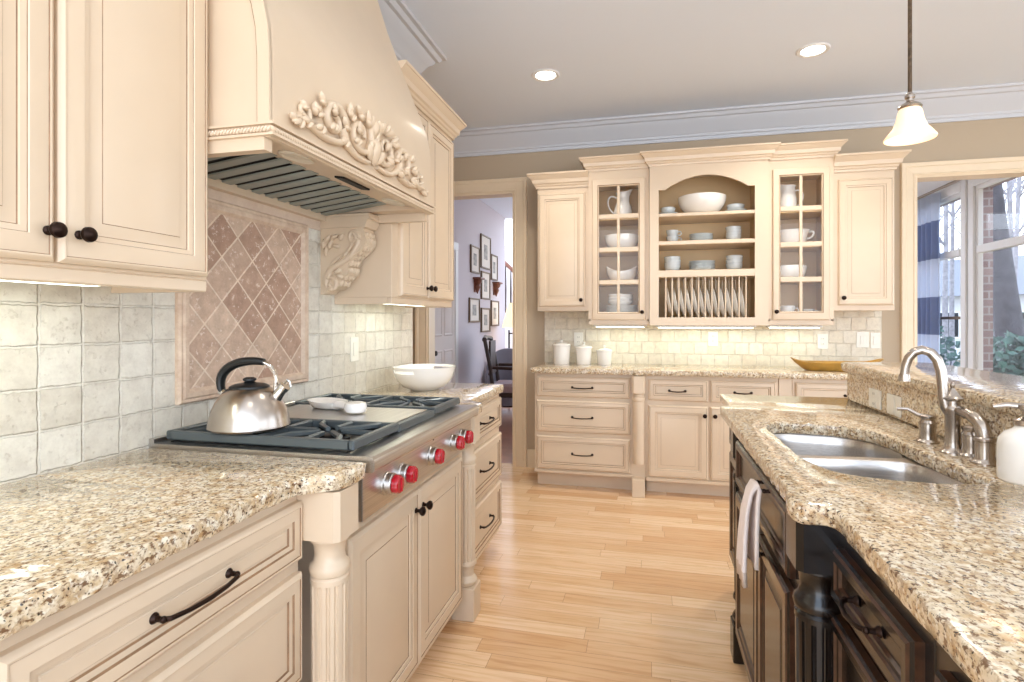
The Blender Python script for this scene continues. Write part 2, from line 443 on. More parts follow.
# ================================================================== the setting
CZ = 2.93; BW = 4.78; LW = -1.40
def wall_grid(mb, ax, c0, c1, a0, a1, z0, z1, holes):
    # wall slab normal to ax between c0..c1, spanning a0..a1 x z0..z1, minus holes (a0, a1, z0, z1)
    A = sorted({a0, a1} | {h[0] for h in holes} | {h[1] for h in holes}); Z = sorted({z0, z1} | {h[2] for h in holes} | {h[3] for h in holes})
    for i in range(len(A)-1):
        for j in range(len(Z)-1):
            ca, cz = (A[i]+A[i+1])/2, (Z[j]+Z[j+1])/2
            if any(h[0] < ca < h[1] and h[2] < cz < h[3] for h in holes): continue
            if ax == 'y': mb.box(A[i], A[i+1], c0, c1, Z[j], Z[j+1])
            else: mb.box(c0, c1, A[i], A[i+1], Z[j], Z[j+1])
m = MB(); m.box(-2.7, 4.6, -1.6, 4.85, -.05, 0); struct('floor', m, M['floor'])
m = MB(); m.box(-4.2, .3, 4.85, 12.2, -.05, -.002); struct('floor_hall', m, M['hallfloor'])
m = MB(); m.box(.3, 2.9, 4.85, 8.2, -.05, -.002); struct('floor_breakfast', m, M['floor'])
m = MB(); m.box(-2.7, 4.6, -1.6, BW+.14, CZ, CZ+.1); struct('ceiling', m, M['ceiling'])
m = MB(); m.box(-2.4, -.0, BW+.14, 8.9, CZ, CZ+.1); struct('ceiling_hall', m, M['ceiling'])
m = MB(); m.box(.3, 3.05, BW+.14, 8.2, CZ-.02, CZ+.1); struct('ceiling_breakfast', m, M['white'])
DX0, DX1, DZ = -1.95, -1.143, 2.405
OX0, OX1, OZ = 1.942, 2.76, 2.353
m = MB(); wall_grid(m, 'y', BW, BW+.14, -2.7, 4.6, 0, CZ, [(DX0, DX1, 0, DZ), (OX0, OX1, 0, OZ)]); struct('wall_back', m, M['taupe'])
m = MB(); KW = [(-1.3, 1.35), (1.75, 4.4)]; wall_grid(m, 'x', 4.6, 4.72, -1.6, BW+.14, 0, CZ, [(a, b, .25, 2.7) for a, b in KW]); struct('wall_right', m, M['taupe'])
for i, (a, b) in enumerate(KW):
    m = MB(); n_ = 3; p_ = (b-a)/n_
    for z0, z1 in ((.25, .30), (2.65, 2.7), (2.05, 2.09)): m.box(4.60, 4.66, a, b, z0, z1, .004)
    for j in range(n_+1): m.box(4.598, 4.662, max(a, a+j*p_-.03), min(b, a+j*p_+.03), .25, 2.7, .004)
    struct(f'window_{i+4}', m, M['white'])
m = MB(); m.box(LW-.13, LW, -1.6, 3.17, 0, CZ); struct('wall_left', m, M['taupe'])
m = MB(); m.box(-2.7, -2.6, 3.04, BW, 0, CZ); m.box(-2.7, LW-.13, 3.04, 3.17, 0, CZ); struct('wall_sky_block', m, M['taupe'])  # unseen walls added to keep sky light off the doorway
m = MB(); m.box(-2.36, -2.24, BW+.14, 8.75, 0, CZ); struct('wall_hall', m, M['lav'])
m = MB(); m.box(-4.2, .3, 12.0, 12.12, 0, CZ); m.box(-4.2, -4.1, 9.4, 12.0, 0, CZ); struct('wall_stair', m, M['hallwhite'])
m = MB(); m.box(-.2, -.08, BW+.14, 6.4, 0, CZ); struct('wall_hall_right', m, M['hallwhite'])
# breakfast room side wall with its windows, brick outside
WX = 2.9
NW = (4.96, 5.955, .55, 2.50); FW = (6.17, 7.06, .55, 2.50)
m = MB(); wall_grid(m, 'x', WX, WX+.045, BW+.14, 8.2, 0, CZ, [NW, FW]); struct('wall_breakfast', m, M['white'])
m = MB(); wall_grid(m, 'x', WX+.046, WX+.13, BW+.14, 8.2, 0, CZ, [(NW[0]+.03, NW[1]-.012, .56, 2.48), (FW[0]+.03, FW[1]-.012, .56, 2.48)]); struct('wall_brick', m, M['brick'])
m = MB(); wall_grid(m, 'y', 8.1, 8.2, .3, WX, 0, CZ, [(.6, 2.45, .4, 2.6)]); struct('wall_breakfast_back', m, M['white'])  # unseen wall; its opening is added to let in more daylight
def window(name, y0, y1, z0, z1, zt, check=None):
    e = bpy.data.objects.new(name, None); COL.objects.link(e); e.location = (WX, y0, z0); e['kind'] = 'structure'
    w, h, t = y1-y0, z1-z0, zt-z0
    f = MB(); fw = .035
    f.box(.0, .044, 0, fw, 0, h, .004); f.box(.0, .044, w-fw, w, 0, h, .004); f.box(0, .044, fw, w-fw, 0, fw, .004); f.box(0, .044, fw, w-fw, h-fw, h, .004)
    f.box(-.012, .044, fw, w-fw, t-.035, t+.035, .004)
    f.build('window_frame', M['white'], e)
    g = MB(); g.box(.032, .038, fw, w-fw, fw, t-.035); g.box(.032, .038, fw, w-fw, t+.035, h-fw); g.build('window_glass', M['glass'], e)
    c = MB(); cw = .085
    c.box(-.02, 0, -cw, 0, -.08, h+.1, .004); c.box(-.02, 0, w, w+cw, -.08, h+.1, .004); c.box(-.02, 0, -.0, w, h, h+.1, .004); c.box(-.05, 0, -cw-.02, w+cw+.02, -.05, 0, .006)
    c.build('window_casing', M['white'], e)
    if check:
        k = MB(); k.box(.014, .030, fw, w-fw, check-z0-.014, check-z0+.014); k.build('check_rail', M['frame'], e)
window('window_1', NW[0], NW[1], NW[2], NW[3], 1.92)
window('window_2', FW[0], FW[1], FW[2], FW[3], 1.925, 1.3)
# room crown moulding
h = .19
cp = [(0, CZ-h), (.014, CZ-h), (.016, CZ-h+.025), (.026, CZ-h+.03), (.03, CZ-h+.045), (.045, CZ-h+.06), (.075, CZ-h+.105), (.105, CZ-h+.13), (.112, CZ-h+.145), (.13, CZ-h+.15), (.145, CZ-h+.172), (.165, CZ-h+.176), (.168, CZ), (0, CZ)]
m = MB(); m.sweep(cp, [(LW, -1.6), (LW, 3.17), (-2.6, 3.17)]); struct('trim_1', m, M['crown'])
m = MB(); m.sweep(cp, [(-2.6, BW), (4.6, BW)]); struct('trim_2', m, M['crown'])
bc = [(0, 0), (.09, 0), (.09, .02)]
def casing(name, x0, x1, z1, y, w, mats, zb=0.0):
    # three-sided moulded casing around an opening in a wall that faces -y
    pr = [(0, 0), (0, .012), (.012, .018), (.02, .013), (.028, .016), (w-.035, .019), (w-.028, .026), (w-.004, .028), (w, .022), (w, 0)]
    m = MB()
    for sg, x in ((-1, x0), (1, x1)):
        rings = []
        for z in (zb, z1): rings.append([(x+sg*o, y-d, z if z == zb else z1+o) for o, d in pr])
        m.loft(rings)
    m.loft([[(x0-o, y-d, z1+o) for o, d in pr], [(x1+o, y-d, z1+o) for o, d in pr]])
    return struct(name, m, mats)
casing('trim_3', DX0, DX1, DZ, BW, .118, M['trimcream'])
casing('trim_4', OX0, OX1, OZ, BW, .1, M['trimcream'])
m = MB()
for x0, x1, z1 in ((DX0, DX1, DZ), (OX0, OX1, OZ)):
    m.box(x0, x0+.012, BW-.005, BW+.145, 0, z1); m.box(x1-.012, x1, BW-.005, BW+.145, 0, z1); m.box(x0+.012, x1-.012, BW-.005, BW+.145, z1-.012, z1)
struct('trim_5', m, M['trimcream'])
m = MB(); m.sweep([(0, 0), (.02, 0), (.02, .13), (.012, .15), (0, .155)], [(-1.02, BW), (-.9, BW)]); struct('baseboard_back', m, M['trimcream'])
m = MB(); m.sweep([(0, 0), (.02, 0), (.02, .13), (.012, .15), (0, .155)], [(-2.24, 4.95), (-2.24, 8.75)]); struct('baseboard_hall', m, M['white'])
# door on the hall wall
d = bpy.data.objects.new('door_1', None); COL.objects.link(d); d.location = (-2.24, 5.45, 0); d.rotation_euler = (0, 0, R(90)); d['kind'] = 'structure'
m = MB(); m.panel(0, .8, 0, 2.1, 0, [(0, 0, 0), (0, .03, 0)]); 
for z0, z1 in ((.2, .95), (1.1, 1.95)):
    for x0, x1 in ((.09, .37), (.43, .71)): m.panel(x0, x1, z0, z1, -.03, [(0, 0, 0), (.015, .01, 0), (.03, .002, 0), (.05, .008, 0)])
m.build('door_leaf', M['hallwhite'], d)
m = MB()
for x in (-.1, .8): m.box(x, x+.1, -.04, 0, 0, 2.2, .006)
m.box(-.1, .9, -.042, 0, 2.1, 2.2, .006); m.build('door_casing', M['white'], d)
m = MB(); m.M = Matrix.Translation((.06, -.03, .93)) @ Matrix.Rotation(R(90), 4, 'X'); m.lathe([(.026, 0), (.026, .006), (.01, .01), (.01, .03), (.026, .04), (.03, .052), (.022, .064), (0, .066)], n=16); m.build('door_knob', M['bronze'], d)
# recessed downlights
def downlight(x, y, label):
    t = thing('recessed_light', label, 'ceiling light', (x, y, CZ), 0, 'recessed ceiling lights')
    m = MB(); m.lathe([(.066, -.002), (.07, -.006), (.088, -.008), (.095, -.002), (.095, 0), (.066, 0)], n=32, cap0=False, cap1=False)
    m.build('trim_ring', M['white'], t)
    m = MB(); m.lathe([(0, -.0015), (.068, -.0015), (.068, -.0005), (0, -.0005)], n=32, cap0=False, cap1=False); m.build('lens', M['lamp'], t)
    return t
downlight(-.67, 3.72, 'round recessed ceiling light above the open aisle, left of the pair in view')
downlight(.98, 3.76, 'round recessed ceiling light between the pendant and the back cabinets')
# ================================================================== cabinet kit
RAISED = [(0, 0, 0), (0, .013, 0), (.004, .018, 0), (.009, .021, 0), (.012, .0205, 0), (.0135, .0185, 1), (.016, .019, 0), (.044, .0205, 0), (.0475, .0205, 0), (.049, .018, 0), (.050, .0165, 1), (.060, .0150, 0), (.0615, .0115, 0), (.063, .0095, 1), (.066, .0095, 0), (.088, .0150, 0), (.0893, .0162, 1), (.092, .0168, 0)]
FLAT = [(0, 0, 0), (0, .013, 0), (.004, .018, 0), (.009, .021, 0), (.012, .0205, 0), (.0135, .0185, 1), (.016, .019, 0), (.036, .0205, 0), (.0385, .016, 1), (.048, .0145, 0), (.0505, .0105, 1), (.054, .0105, 0), (.056, .012, 0)]
GLZ = {}
def scaled(st, k): return [(a*k, b, c) for a, b, c in st]
def knob_mb(x, z, y):
    m = MB(); m.M = Matrix.Translation((x, y, z)) @ Matrix.Rotation(R(90), 4, 'X')
    m.lathe([(.009, 0), (.009, .003), (.0055, .006), (.0055, .013), (.012, .018), (.0155, .024), (.0145, .030), (.008, .034), (0, .035)], n=16); return m
def pull_mb(cx, z, y, L):
    m = MB(); a = L/2
    pts = [(cx-a, y, z), (cx-a, y-.018, z), (cx-a+.008, y-.027, z-.001), (cx-a*.5, y-.033, z-.003), (cx, y-.035, z-.004), (cx+a*.5, y-.033, z-.003), (cx+a-.008, y-.027, z-.001), (cx+a, y-.018, z), (cx+a, y, z)]
    m.tube(pts, [.0058, .0045, .0045, .0042, .0046, .0042, .0045, .0045, .0058], 10)
    for s in (-1, 1):
        m.M = Matrix.Translation((cx+s*a, y, z)) @ Matrix.Rotation(R(90), 4, 'X'); m.lathe([(.010, 0), (.009, .003), (.0055, .007)], n=12)
        m.M = Matrix.Identity(4); m.ball((cx+s*(a), y-.020, z), .0062, 10, 6)
    return m
def front(parent, kind, x0, x1, z0, z1, y, mats, style=None, pull=None, knob=None, k=1.0):
    st = style or (RAISED if kind == 'door' else FLAT)
    if k != 1: st = scaled(st, k)
    m = MB(); m.panel(x0, x1, z0, z1, y, st)
    o = m.build(kind, mats, parent, 25)
    if pull: pull_mb(pull[0], pull[1], y-.019 if kind == 'door' else y-.0115, pull[2]).build('handle', M['bronze'], o)
    if knob: knob_mb(knob[0], knob[1], y-.0195).build('knob', M['bronze'], o)
    return o
CR = [M['cream'], M['glaze']]
DK = [M['sage'], M['espressoglaze']]
def body(parent, w, d, z0, z1, mats=None, name='body'):
    m = MB(); m.box(0, w, -d, -.004, z0, z1, .002); return m.build(name, mats or M['cream'], parent)
def toe(parent, w, d, z1, mats=None):
    m = MB(); m.box(.004, w-.004, -d+.075, -.02, 0, z1); return m.build('toe_kick', mats or M['cream'], parent)
def crown_prof(z, hh=.118, oo=.092):
    return [(0, z), (.010, z), (.012, z+hh*.14), (.020, z+hh*.18), (.024, z+hh*.28), (.034, z+hh*.34), (.05*oo/.092, z+hh*.58), (.078*oo/.092, z+hh*.78), (.084*oo/.092, z+hh*.86), (oo, z+hh*.88), (oo, z+hh), (0, z+hh)]
def crown(parent, w, d, z, hh=.118, oo=.092, y0=0.0):
    m = MB(); m.sweep(crown_prof(z, hh, oo), [(0, -y0), (0, -d), (w, -d), (w, -y0)]); return m.build('crown_moulding', M['cream'], parent)
def column(name, label, cat, loc, rz, H, mats, r=.043, flutes=14, group=None, zb=.755, foot=.14):
    t = thing(name, label, cat, loc, rz, group)
    m = MB(); a = r*1.2
    ch = .012
    sq = [(-a, -a+ch), (-a+ch, -a), (a-ch, -a), (a, -a+ch), (a, a), (-a, a)]
    m.prism(sq, 'z', zb, H); m.build('top_block', mats, t)
    m = MB()
    if not flutes:
        m.lathe([(r*1.15, zb), (r*1.15, zb-.006), (r*1.02, zb-.012), (r*1.02, zb-.03), (r*1.18, zb-.036), (r*1.22, zb-.046), (r*1.18, zb-.056), (r*1.05, zb-.06), (r*1.1, zb-.112)], n=40)
    else: m.lathe([(r*1.05, zb), (r*1.05, zb-.008), (r*.86, zb-.02), (r*.80, zb-.045), (r*.88, zb-.06), (r*1.04, zb-.068), (r*1.10, zb-.079), (r*1.04, zb-.09), (r*.93, zb-.094), (r*1.03, zb-.1), (r*1.03, zb-.112)], n=40)
    m.build('capital', mats, t)
    def rf(ang, z): return 1-.13*max(0, math.cos(ang*flutes))**.6
    if not flutes: r *= 1.1
    m = MB(); s0, s1 = zb-.112, foot+.105
    prof = [(r, s0), (r*1.0, s0-.006)] + [(r*(1.0-.06*i/8), s0-.012-(s0-.018-s1)*i/8) for i in range(9)] + [(r*.94, s1)]
    m.lathe(prof, n=flutes*8 or 40, rf=rf if flutes else None); m.build('shaft', mats, t)
    m = MB()
    if not flutes: m.lathe([(r*.94, foot+.105), (r*1.0, foot+.09), (r*1.08, foot+.082), (r*1.08, foot+.07), (r*.96, foot+.064), (r*.96, foot+.04), (r*1.06, foot+.03), (r*1.08, foot+.012), (r*1.0, foot)], n=40)
    if flutes: m.lathe([(r*1.0, foot+.105), (r*1.08, foot+.098), (r*1.08, foot+.088), (r*.9, foot+.08), (r*.78, foot+.06), (r*.82, foot+.042), (r*1.05, foot+.03), (r*1.16, foot+.02), (r*1.1, foot+.008), (r*.95, foot)], n=40); m.build('base_ring', mats, t)
    m = MB(); m.box(-a, a, -a, a, 0, foot, .004); m.build('foot_block', mats, t)
    return t
def lightbar(name, label, loc, rz, w):
    t = thing(name, label, 'light', loc, rz)
    m = MB(); m.box(0, w, -.03, .03, -.018, 0, .004); m.build('housing', M['white'], t)
    m = MB(); m.box(.02, w-.02, -.02, .02, -.024, -.0185, .002); m.build('tube', M['tubelight'], t)
    return t

# ================================================================== left run (local x = world y, front = world +x)
UZ = 1.352
def L(y): return (LW, y, 0)
# near wall cabinet
t = thing('wall_cabinet', 'cream glazed two-door wall cabinet left of the range hood', 'cabinet', L(.447), 90)
UD = .293
body(t, .773, UD, UZ+.03, 2.36)
m = MB(); m.box(.0, .773, -UD, -UD+.025, UZ, UZ+.03, .003); m.box(.751, .773, -.268, 0, UZ, UZ+.03); m.box(0, .02, -.268, 0, UZ, UZ+.03); m.build('light_rail', M['cream'], t)
front(t, 'door', .012, .379, 1.39, 2.30, -UD, CR, knob=(.363, 1.447))
front(t, 'door', .386, .759, 1.39, 2.30, -UD, CR, knob=(.422, 1.447))
m = MB(); m.sweep(crown_prof(2.325, .105, .068), [(.0, -UD-.002), (.773, -UD-.002)]); m.build('crown_moulding', M['cream'], t)
lightbar('under_cabinet_light', 'lit strip light under the two-door wall cabinet left of the hood', (LW+.17, .50, UZ+.029), 90, .54)
# far wall cabinet
t = thing('wall_cabinet', 'tall-crowned cream two-door wall cabinet right of the range hood', 'cabinet', L(2.292), 90)
body(t, .785, UD, UZ+.03, 2.36)
m = MB(); m.box(.0, .785, -UD, -UD+.025, UZ, UZ+.03, .003); m.box(.763, .785, -.268, 0, UZ, UZ+.03); m.box(0, .02, -.268, 0, UZ, UZ+.03); m.build('light_rail', M['cream'], t)
front(t, 'door', .065, .386, 1.39, 2.30, -UD, CR, knob=(.362, 1.44))
front(t, 'door', .393, .77, 1.39, 2.30, -UD, CR, knob=(.418, 1.44))
m = MB(); m.sweep(crown_prof(2.325, .105, .068), [(.0, -UD-.002), (.785, -UD-.002), (.785, 0)]); m.build('crown_moulding', M['cream'], t)
lightbar('under_cabinet_light', 'lit strip light under the wall cabinet right of the hood', (LW+.17, 2.36, UZ+.029), 90, .6)
# backsplash and mural
m = MB(); m.box(0, 3.165, -.01, 0, .90, 1.72); o = m.build('backsplash', M['tile'], None); o.location = L(0); o.rotation_euler = (0, 0, R(90))
tag(o, 'cream tumbled stone tile backsplash along the left wall behind the range', 'backsplash')
t = thing('tile_mural', 'framed panel of rose diamond stone tiles on the wall behind the kettle', 'tile panel', (LW+.010, 1.662, 1.416), 90)
x0, x1, z0, z1 = 1.405-1.662, 2.070-1.662, 1.022-1.416, 1.676-1.416
m = MB(); m.box(x0+.03, x1-.03, -.008, 0, z0+.03, z1-.03); m.build('diamond_field', M['diamond'], t)
pr = [(0, 0), (0, .010), (.006, .018), (.014, .016), (.020, .020), (.034, .020), (.042, .012), (.045, .007), (.045, 0)]
m = MB()
for a, b, n in (((x0, z0), (x1, z0), (0, 1)), ((x1, z0), (x1, z1), (-1, 0)), ((x1, z1), (x0, z1), (0, -1)), ((x0, z1), (x0, z0), (1, 0))):
    da = (1 if b[0] > a[0] else -1 if b[0] < a[0] else 0, 1 if b[1] > a[1] else -1 if b[1] < a[1] else 0)
    m.loft([[(a[0]+n[0]*o+da[0]*o, -d, a[1]+n[1]*o+da[1]*o) for o, d in pr], [(b[0]+n[0]*o-da[0]*o, -d, b[1]+n[1]*o-da[1]*o) for o, d in pr]])
m.build('stone_frame', M['rosestone'], t)
m = MB(); m.box(1.22, 2.172, -.016, -.01, 1.668, 1.775); o = m.build('stone_band', M['palestone'], None); o.location = L(0); o.rotation_euler = (0, 0, R(90))
tag(o, 'plain pale stone band on the wall between diamond panel and hood', 'stone band')
# wall outlets helper (local front -y)
def outlet(label, loc, rz, w=.075, hgt=.118, kind='outlet'):
    t = thing('wall_outlet' if kind == 'outlet' else 'wall_switch', label, 'outlet' if kind == 'outlet' else 'switch', loc, rz)
    m = MB(); m.box(-w/2, w/2, -.006, 0, -hgt/2, hgt/2, .002); m.build('cover_plate', M['outlet'], t)
    m = MB()
    if kind == 'outlet':
        for z in (-.02, .02):
            m.box(-.016, .016, -.0085, -.006, z-.014, z+.014, .002)
            for x in (-.006, .006): m.box(x-.0013, x+.0013, -.0088, -.0085, z-.005, z+.005, mi=1)
    else: m.box(-.016, .016, -.0095, -.006, -.033, .033, .002)
    m.build('socket' if kind == 'outlet' else 'rocker', [M['outlet'], M['slot']], t); return t
outlet('white wall switch plate on the left backsplash above the white bowl', (LW+.010, 2.465, 1.139), 90, kind='switch')

# ------------------------------------------------------------------ range hood
H0, H1 = 1.224, 2.290
t = thing('range_hood', 'large cream range hood with carved scroll ornament above the cooktop', 'range hood', (LW, 0, .008), 0)
X = lambda x: x-LW-.014
Xp = lambda x: x-LW
prof = [(0, 1.765), (Xp(-.920), 1.765), (Xp(-.921), 1.94), (Xp(-.925), 2.01), (Xp(-.937), 2.07), (Xp(-.958), 2.125), (Xp(-1.010), 2.255), (Xp(-1.059), 2.376), (Xp(-1.126), 2.55), (Xp(-1.174), 2.70), (Xp(-1.21), 2.82), (Xp(-1.235), CZ-.012), (0, CZ-.012)]
m = MB(); m.prism(prof, 'y', H0, H1); m.build('hood_body', M['cream'], t, 25)
# edge stile on the near side
m = MB(); st = [(a, b) for a, b in prof[1:-1]]
m.prism(st + [(a-.034, b) for a, b in reversed(st)], 'y', H0-.008, H0+.004); m.build('edge_stile', M['cream'], t, 25)
m = MB(); m.prism([(a-.034, b) for a, b in st] + [(a-.039, b) for a, b in reversed(st)], 'y', H0-.003, H0+.004); m.build('glaze_line', M['glaze'], t, 25)
# ledge: rope moulding and skirt
m = MB()
sk = .03
for y0, y1 in ((H0-.006, H0+sk-.006), (H1-sk+.002, H1+.002)): m.box(0, X(-.921), y0, y1, 1.70, 1.766)
m.box(X(-.921), X(-.902), H0-.007, H1+.003, 1.731, 1.767, .003)
m.build('skirt', M['cream'], t)
m = MB()
for yy in (H0-.010,): m.box(0, X(-.9045), yy-.0055, yy+.004, 1.7332, 1.739); m.box(0, X(-.9045), yy-.0055, yy+.004, 1.761, 1.7675)
m.box(X(-.904), X(-.888), H0-.016, H1+.004, 1.733, 1.7395); m.box(X(-.904), X(-.888), H0-.016, H1+.004, 1.7605, 1.768)
m.build('rope_fillet', M['cream'], t)
m = MB(); N = 104
for i in range(N):
    y = H0-.006+(H1-H0)*i/(N-1); m.M = Matrix.Translation((X(-.897), y, 1.75)) @ Matrix.Rotation(R(38), 4, 'X'); m.ball((0, 0, 0), (.006, .0046, .0095), 8, 5)
for i in range(50):
    x = X(-.905)-(.0098)*i; m.M = Matrix.Translation((x, H0-.010, 1.75)) @ Matrix.Rotation(R(38), 4, 'Y'); m.ball((0, 0, 0), (.0046, .006, .0095), 8, 5)
m.build('rope_moulding', [M['cream'], M['glaze']], t)
# underside: filters, liner, lamps
m = MB(); m.prism([(.047, 1.729), (X(-1.06), 1.768), (X(-1.06), 1.775), (.047, 1.736)], 'y', H0+sk-.004, H1-sk); m.build('filter_shade_sheet', M['gap'], t)  # black sheet standing in for the shade between the baffles
fy0, fy1 = H0+.03, 2.18; n = 13; p = (fy1-fy0)/n
for i in range(n):
    m = MB(); y = fy0+p*i
    m.prism([(y+.013, 0), (y+.016, -.005), (y+p-.016, -.005), (y+p-.013, 0)], 'x', 0, .284)
    m.v = [(x+.047, yy, 1.727+zz+.13*x) for x, yy, zz in m.v]
    m.build('baffle', M['baffle'], t)
m = MB(); m.prism([(X(-1.066), 1.762), (X(-.921), 1.740), (X(-.921), 1.752), (X(-1.066), 1.78)], 'y', H0+sk-.006, H1-sk+.002); m.box(0, .045, H0+sk-.006, H1-sk, 1.70, 1.73); m.box(.045, X(-.93), 2.185, H1-sk, 1.735, 1.80); m.build('liner', M['cream'], t)
for y in (1.44, 2.08):
    m = MB(); m.M = Matrix.Translation((X(-.982), y, 1.7485)) @ Matrix.Rotation(R(8), 4, 'Y'); m.lathe([(.042, .004), (.042, -.004), (.036, -.007), (.030, -.003), (0, -.003)], n=24, sy=1.5); m.build('hood_lamp', M['hoodlens'], t)
m = MB(); m.M = Matrix.Translation((X(-.982), 1.76, 1.749)) @ Matrix.Rotation(R(8), 4, 'Y'); m.box(-.018, .018, -.09, .09, -.006, .002, .002); m.build('control_panel', M['gap'], t)
# carved ornament (plane: s = world y, t = z), symmetric about 1.68
def spiral(s0, z0, r0, r1, a0, a1, n=30):
    o = []
    for i in range(n+1):
        u = i/n; r = r0+(r1-r0)*u; a = R(a0+(a1-a0)*u); o.append((s0+r*math.cos(a), z0+r*math.sin(a)))
    return o
m = MB(); XF = X(-.905)
def sc_tube(pts, r, flat=.9): m.tube([(XF+.004+(.006 if i % 2 else .006), s, z) for i, (s, z) in enumerate(pts)], r, 8, up=(1, 0, 0), flat=flat)
def leaf(s, z, a, l, w, lift=.012):
    m.M = Matrix.Translation((XF+lift, s, z)) @ Matrix.Rotation(R(a), 4, 'X') @ Matrix.Rotation(R(-14), 4, 'Z'); m.ball((0, l*.5, 0), (.011, l*.55, w*.5), 8, 6); m.M = Matrix.Identity(4)
CS = 1.745
for sg in (-1, 1):
    f = lambda pts: [(CS+sg*(s), z) for s, z in pts]
    # centre C scroll, big outer S scroll, end volute
    sc_tube(f(spiral(.085, 1.882, .074, .022, 130, 560)), [.013-.006*i/30 for i in range(31)], 1.2)
    sc_tube(f([(a.x, a.y) for a in bez((.03, 1.80, 0), (.10, 1.785, 0), (.17, 1.80, 0), (.20, 1.86, 0), 12)]), [.008+.006*i/12 for i in range(13)], 1.2)
    sc_tube(f(spiral(.235, 1.872, .062, .016, 190, -260)), [.014-.007*i/30 for i in range(31)], 1.2)
    sc_tube(f([(a.x, a.y) for a in bez((.20, 1.815, 0), (.27, 1.79, 0), (.34, 1.80, 0), (.40, 1.835, 0), 12)]), [.013-.004*i/12 for i in range(13)], 1.2)
    sc_tube(f(spiral(.385, 1.842, .034, .010, 320, -60)), [.010-.005*i/30 for i in range(31)], 1.2)
    for s, z, a, l, w in ((.03, 1.925, 60, .06, .034), (.075, 1.945, 20, .06, .032), (.13, 1.93, -10, .05, .03), (.03, 1.84, 120, .06, .03), (.09, 1.88, 60, .045, .026), (.10, 1.86, -30, .04, .024), (.15, 1.92, 70, .045, .024), (.165, 1.87, 30, .05, .026), (.17, 1.83, -20, .05, .026), (.235, 1.89, 60, .04, .026), (.24, 1.86, -40, .04, .024), (.29, 1.90, 40, .045, .024), (.305, 1.865, 10, .05, .026), (.30, 1.83, -25, .05, .024), (.335, 1.85, 70, .04, .022), (.36, 1.82, -10, .05, .022), (.40, 1.81, -30, .045, .02), (.42, 1.80, 20, .035, .018), (.38, 1.85, 40, .03, .018)):
        leaf(CS+sg*s, z, a if sg > 0 else 180-a, l, w)
        leaf(CS+sg*s, z, (a if sg > 0 else 180-a)+38, l*.7, w*.7, .016)
leaf(CS, 1.80, 90, .08, .05); leaf(CS, 1.90, 90, .06, .045); leaf(CS-.02, 1.81, 125, .06, .035); leaf(CS+.02, 1.81, 55, .06, .035); leaf(CS-.012, 1.925, 105, .05, .03); leaf(CS+.012, 1.925, 75, .05, .03)
m.v = [(x-.003, CS+(y-CS)*1.03, 1.792+(z-1.79)*.92) for x, y, z in m.v]
m.build('carving', M['cream'], t, 60)
# carved corbel under the hood
t = thing('corbel', 'carved cream scroll corbel under the far end of the hood', 'corbel', (LW, 2.172, .010), 0); t.scale = (.87, .95, 1)
pf = [(0, 1.69), (.268, 1.69), (.262, 1.668), (.245, 1.664), (.252, 1.645), (.262, 1.62), (.258, 1.595), (.24, 1.572), (.215, 1.556), (.19, 1.54), (.172, 1.52), (.163, 1.50), (.168, 1.482), (.160, 1.465), (.135, 1.452), (.118, 1.436), (.112, 1.42), (.09, 1.408), (.05, 1.40), (.035, 1.385), (0, 1.38)]
m = MB(); m.prism(pf, 'y', .008, .108); m.build('scroll_block', M['cream'], t, 25)
m = MB(); m.prism([(0, 1.715), (.285, 1.715), (.285, 1.703), (.275, 1.697), (.27, 1.685), (.262, 1.668), (0, 1.668)], 'y', -.004, .112); m.box(0, .285, -.004, .112, 1.715, 1.728, .003); m.build('abacus', M['cream'], t, 25)
m = MB()
for off, rr in ((0, .014), (.030, .008)):
    pts = [(p.x, .008, p.y) for p in bez((.045, 1.42-off*.3, 0), (.03, 1.53+off, 0), (.20-off*.6, 1.50+off, 0), (.222-off, 1.615, 0), 18)]
    m.tube(pts, rr, 8, up=(0, 1, 0))
m.tube([(.195+r*math.cos(a), .008, 1.625+r*math.sin(a)) for r, a in [(.030-.020*i/24, R(-10+480*i/24)) for i in range(25)]], .010, 8, up=(0, 1, 0))
m.tube([(.075+r*math.cos(a), .008, 1.425+r*math.sin(a)) for r, a in [(.034-.024*i/24, R(170-420*i/24)) for i in range(25)]], .010, 8, up=(0, 1, 0))
rnd = random.Random(3)
for x, z, a, l in ((.05, 1.62, 40, .06), (.07, 1.60, 70, .05), (.09, 1.63, 20, .05), (.045, 1.57, 80, .05), (.10, 1.59, -10, .045), (.13, 1.63, 50, .04), (.11, 1.48, 20, .05), (.12, 1.46, -20, .04), (.06, 1.46, 60, .04), (.07, 1.405, 10, .04), (.15, 1.55, 30, .04), (.03, 1.60, 90, .05)):
    m.M = Matrix.Translation((x, .008, z)) @ Matrix.Rotation(R(-a), 4, 'Y'); m.ball((0, 0, 0), (l*.5, .018, .011), 8, 6)
for x, z in ((.25, 1.635), (.258, 1.61), (.24, 1.58), (.215, 1.563), (.19, 1.545), (.17, 1.515), (.165, 1.485), (.14, 1.456), (.115, 1.43)):
    for y in (.03, .058, .086):
        m.M = Matrix.Translation((x, y, z)) @ Matrix.Rotation(R(40), 4, 'Y'); m.ball((0, 0, 0), (.012, .014, .018), 8, 6)
m.M = Matrix.Identity(4); m.build('carving', M['cream'], t, 60)

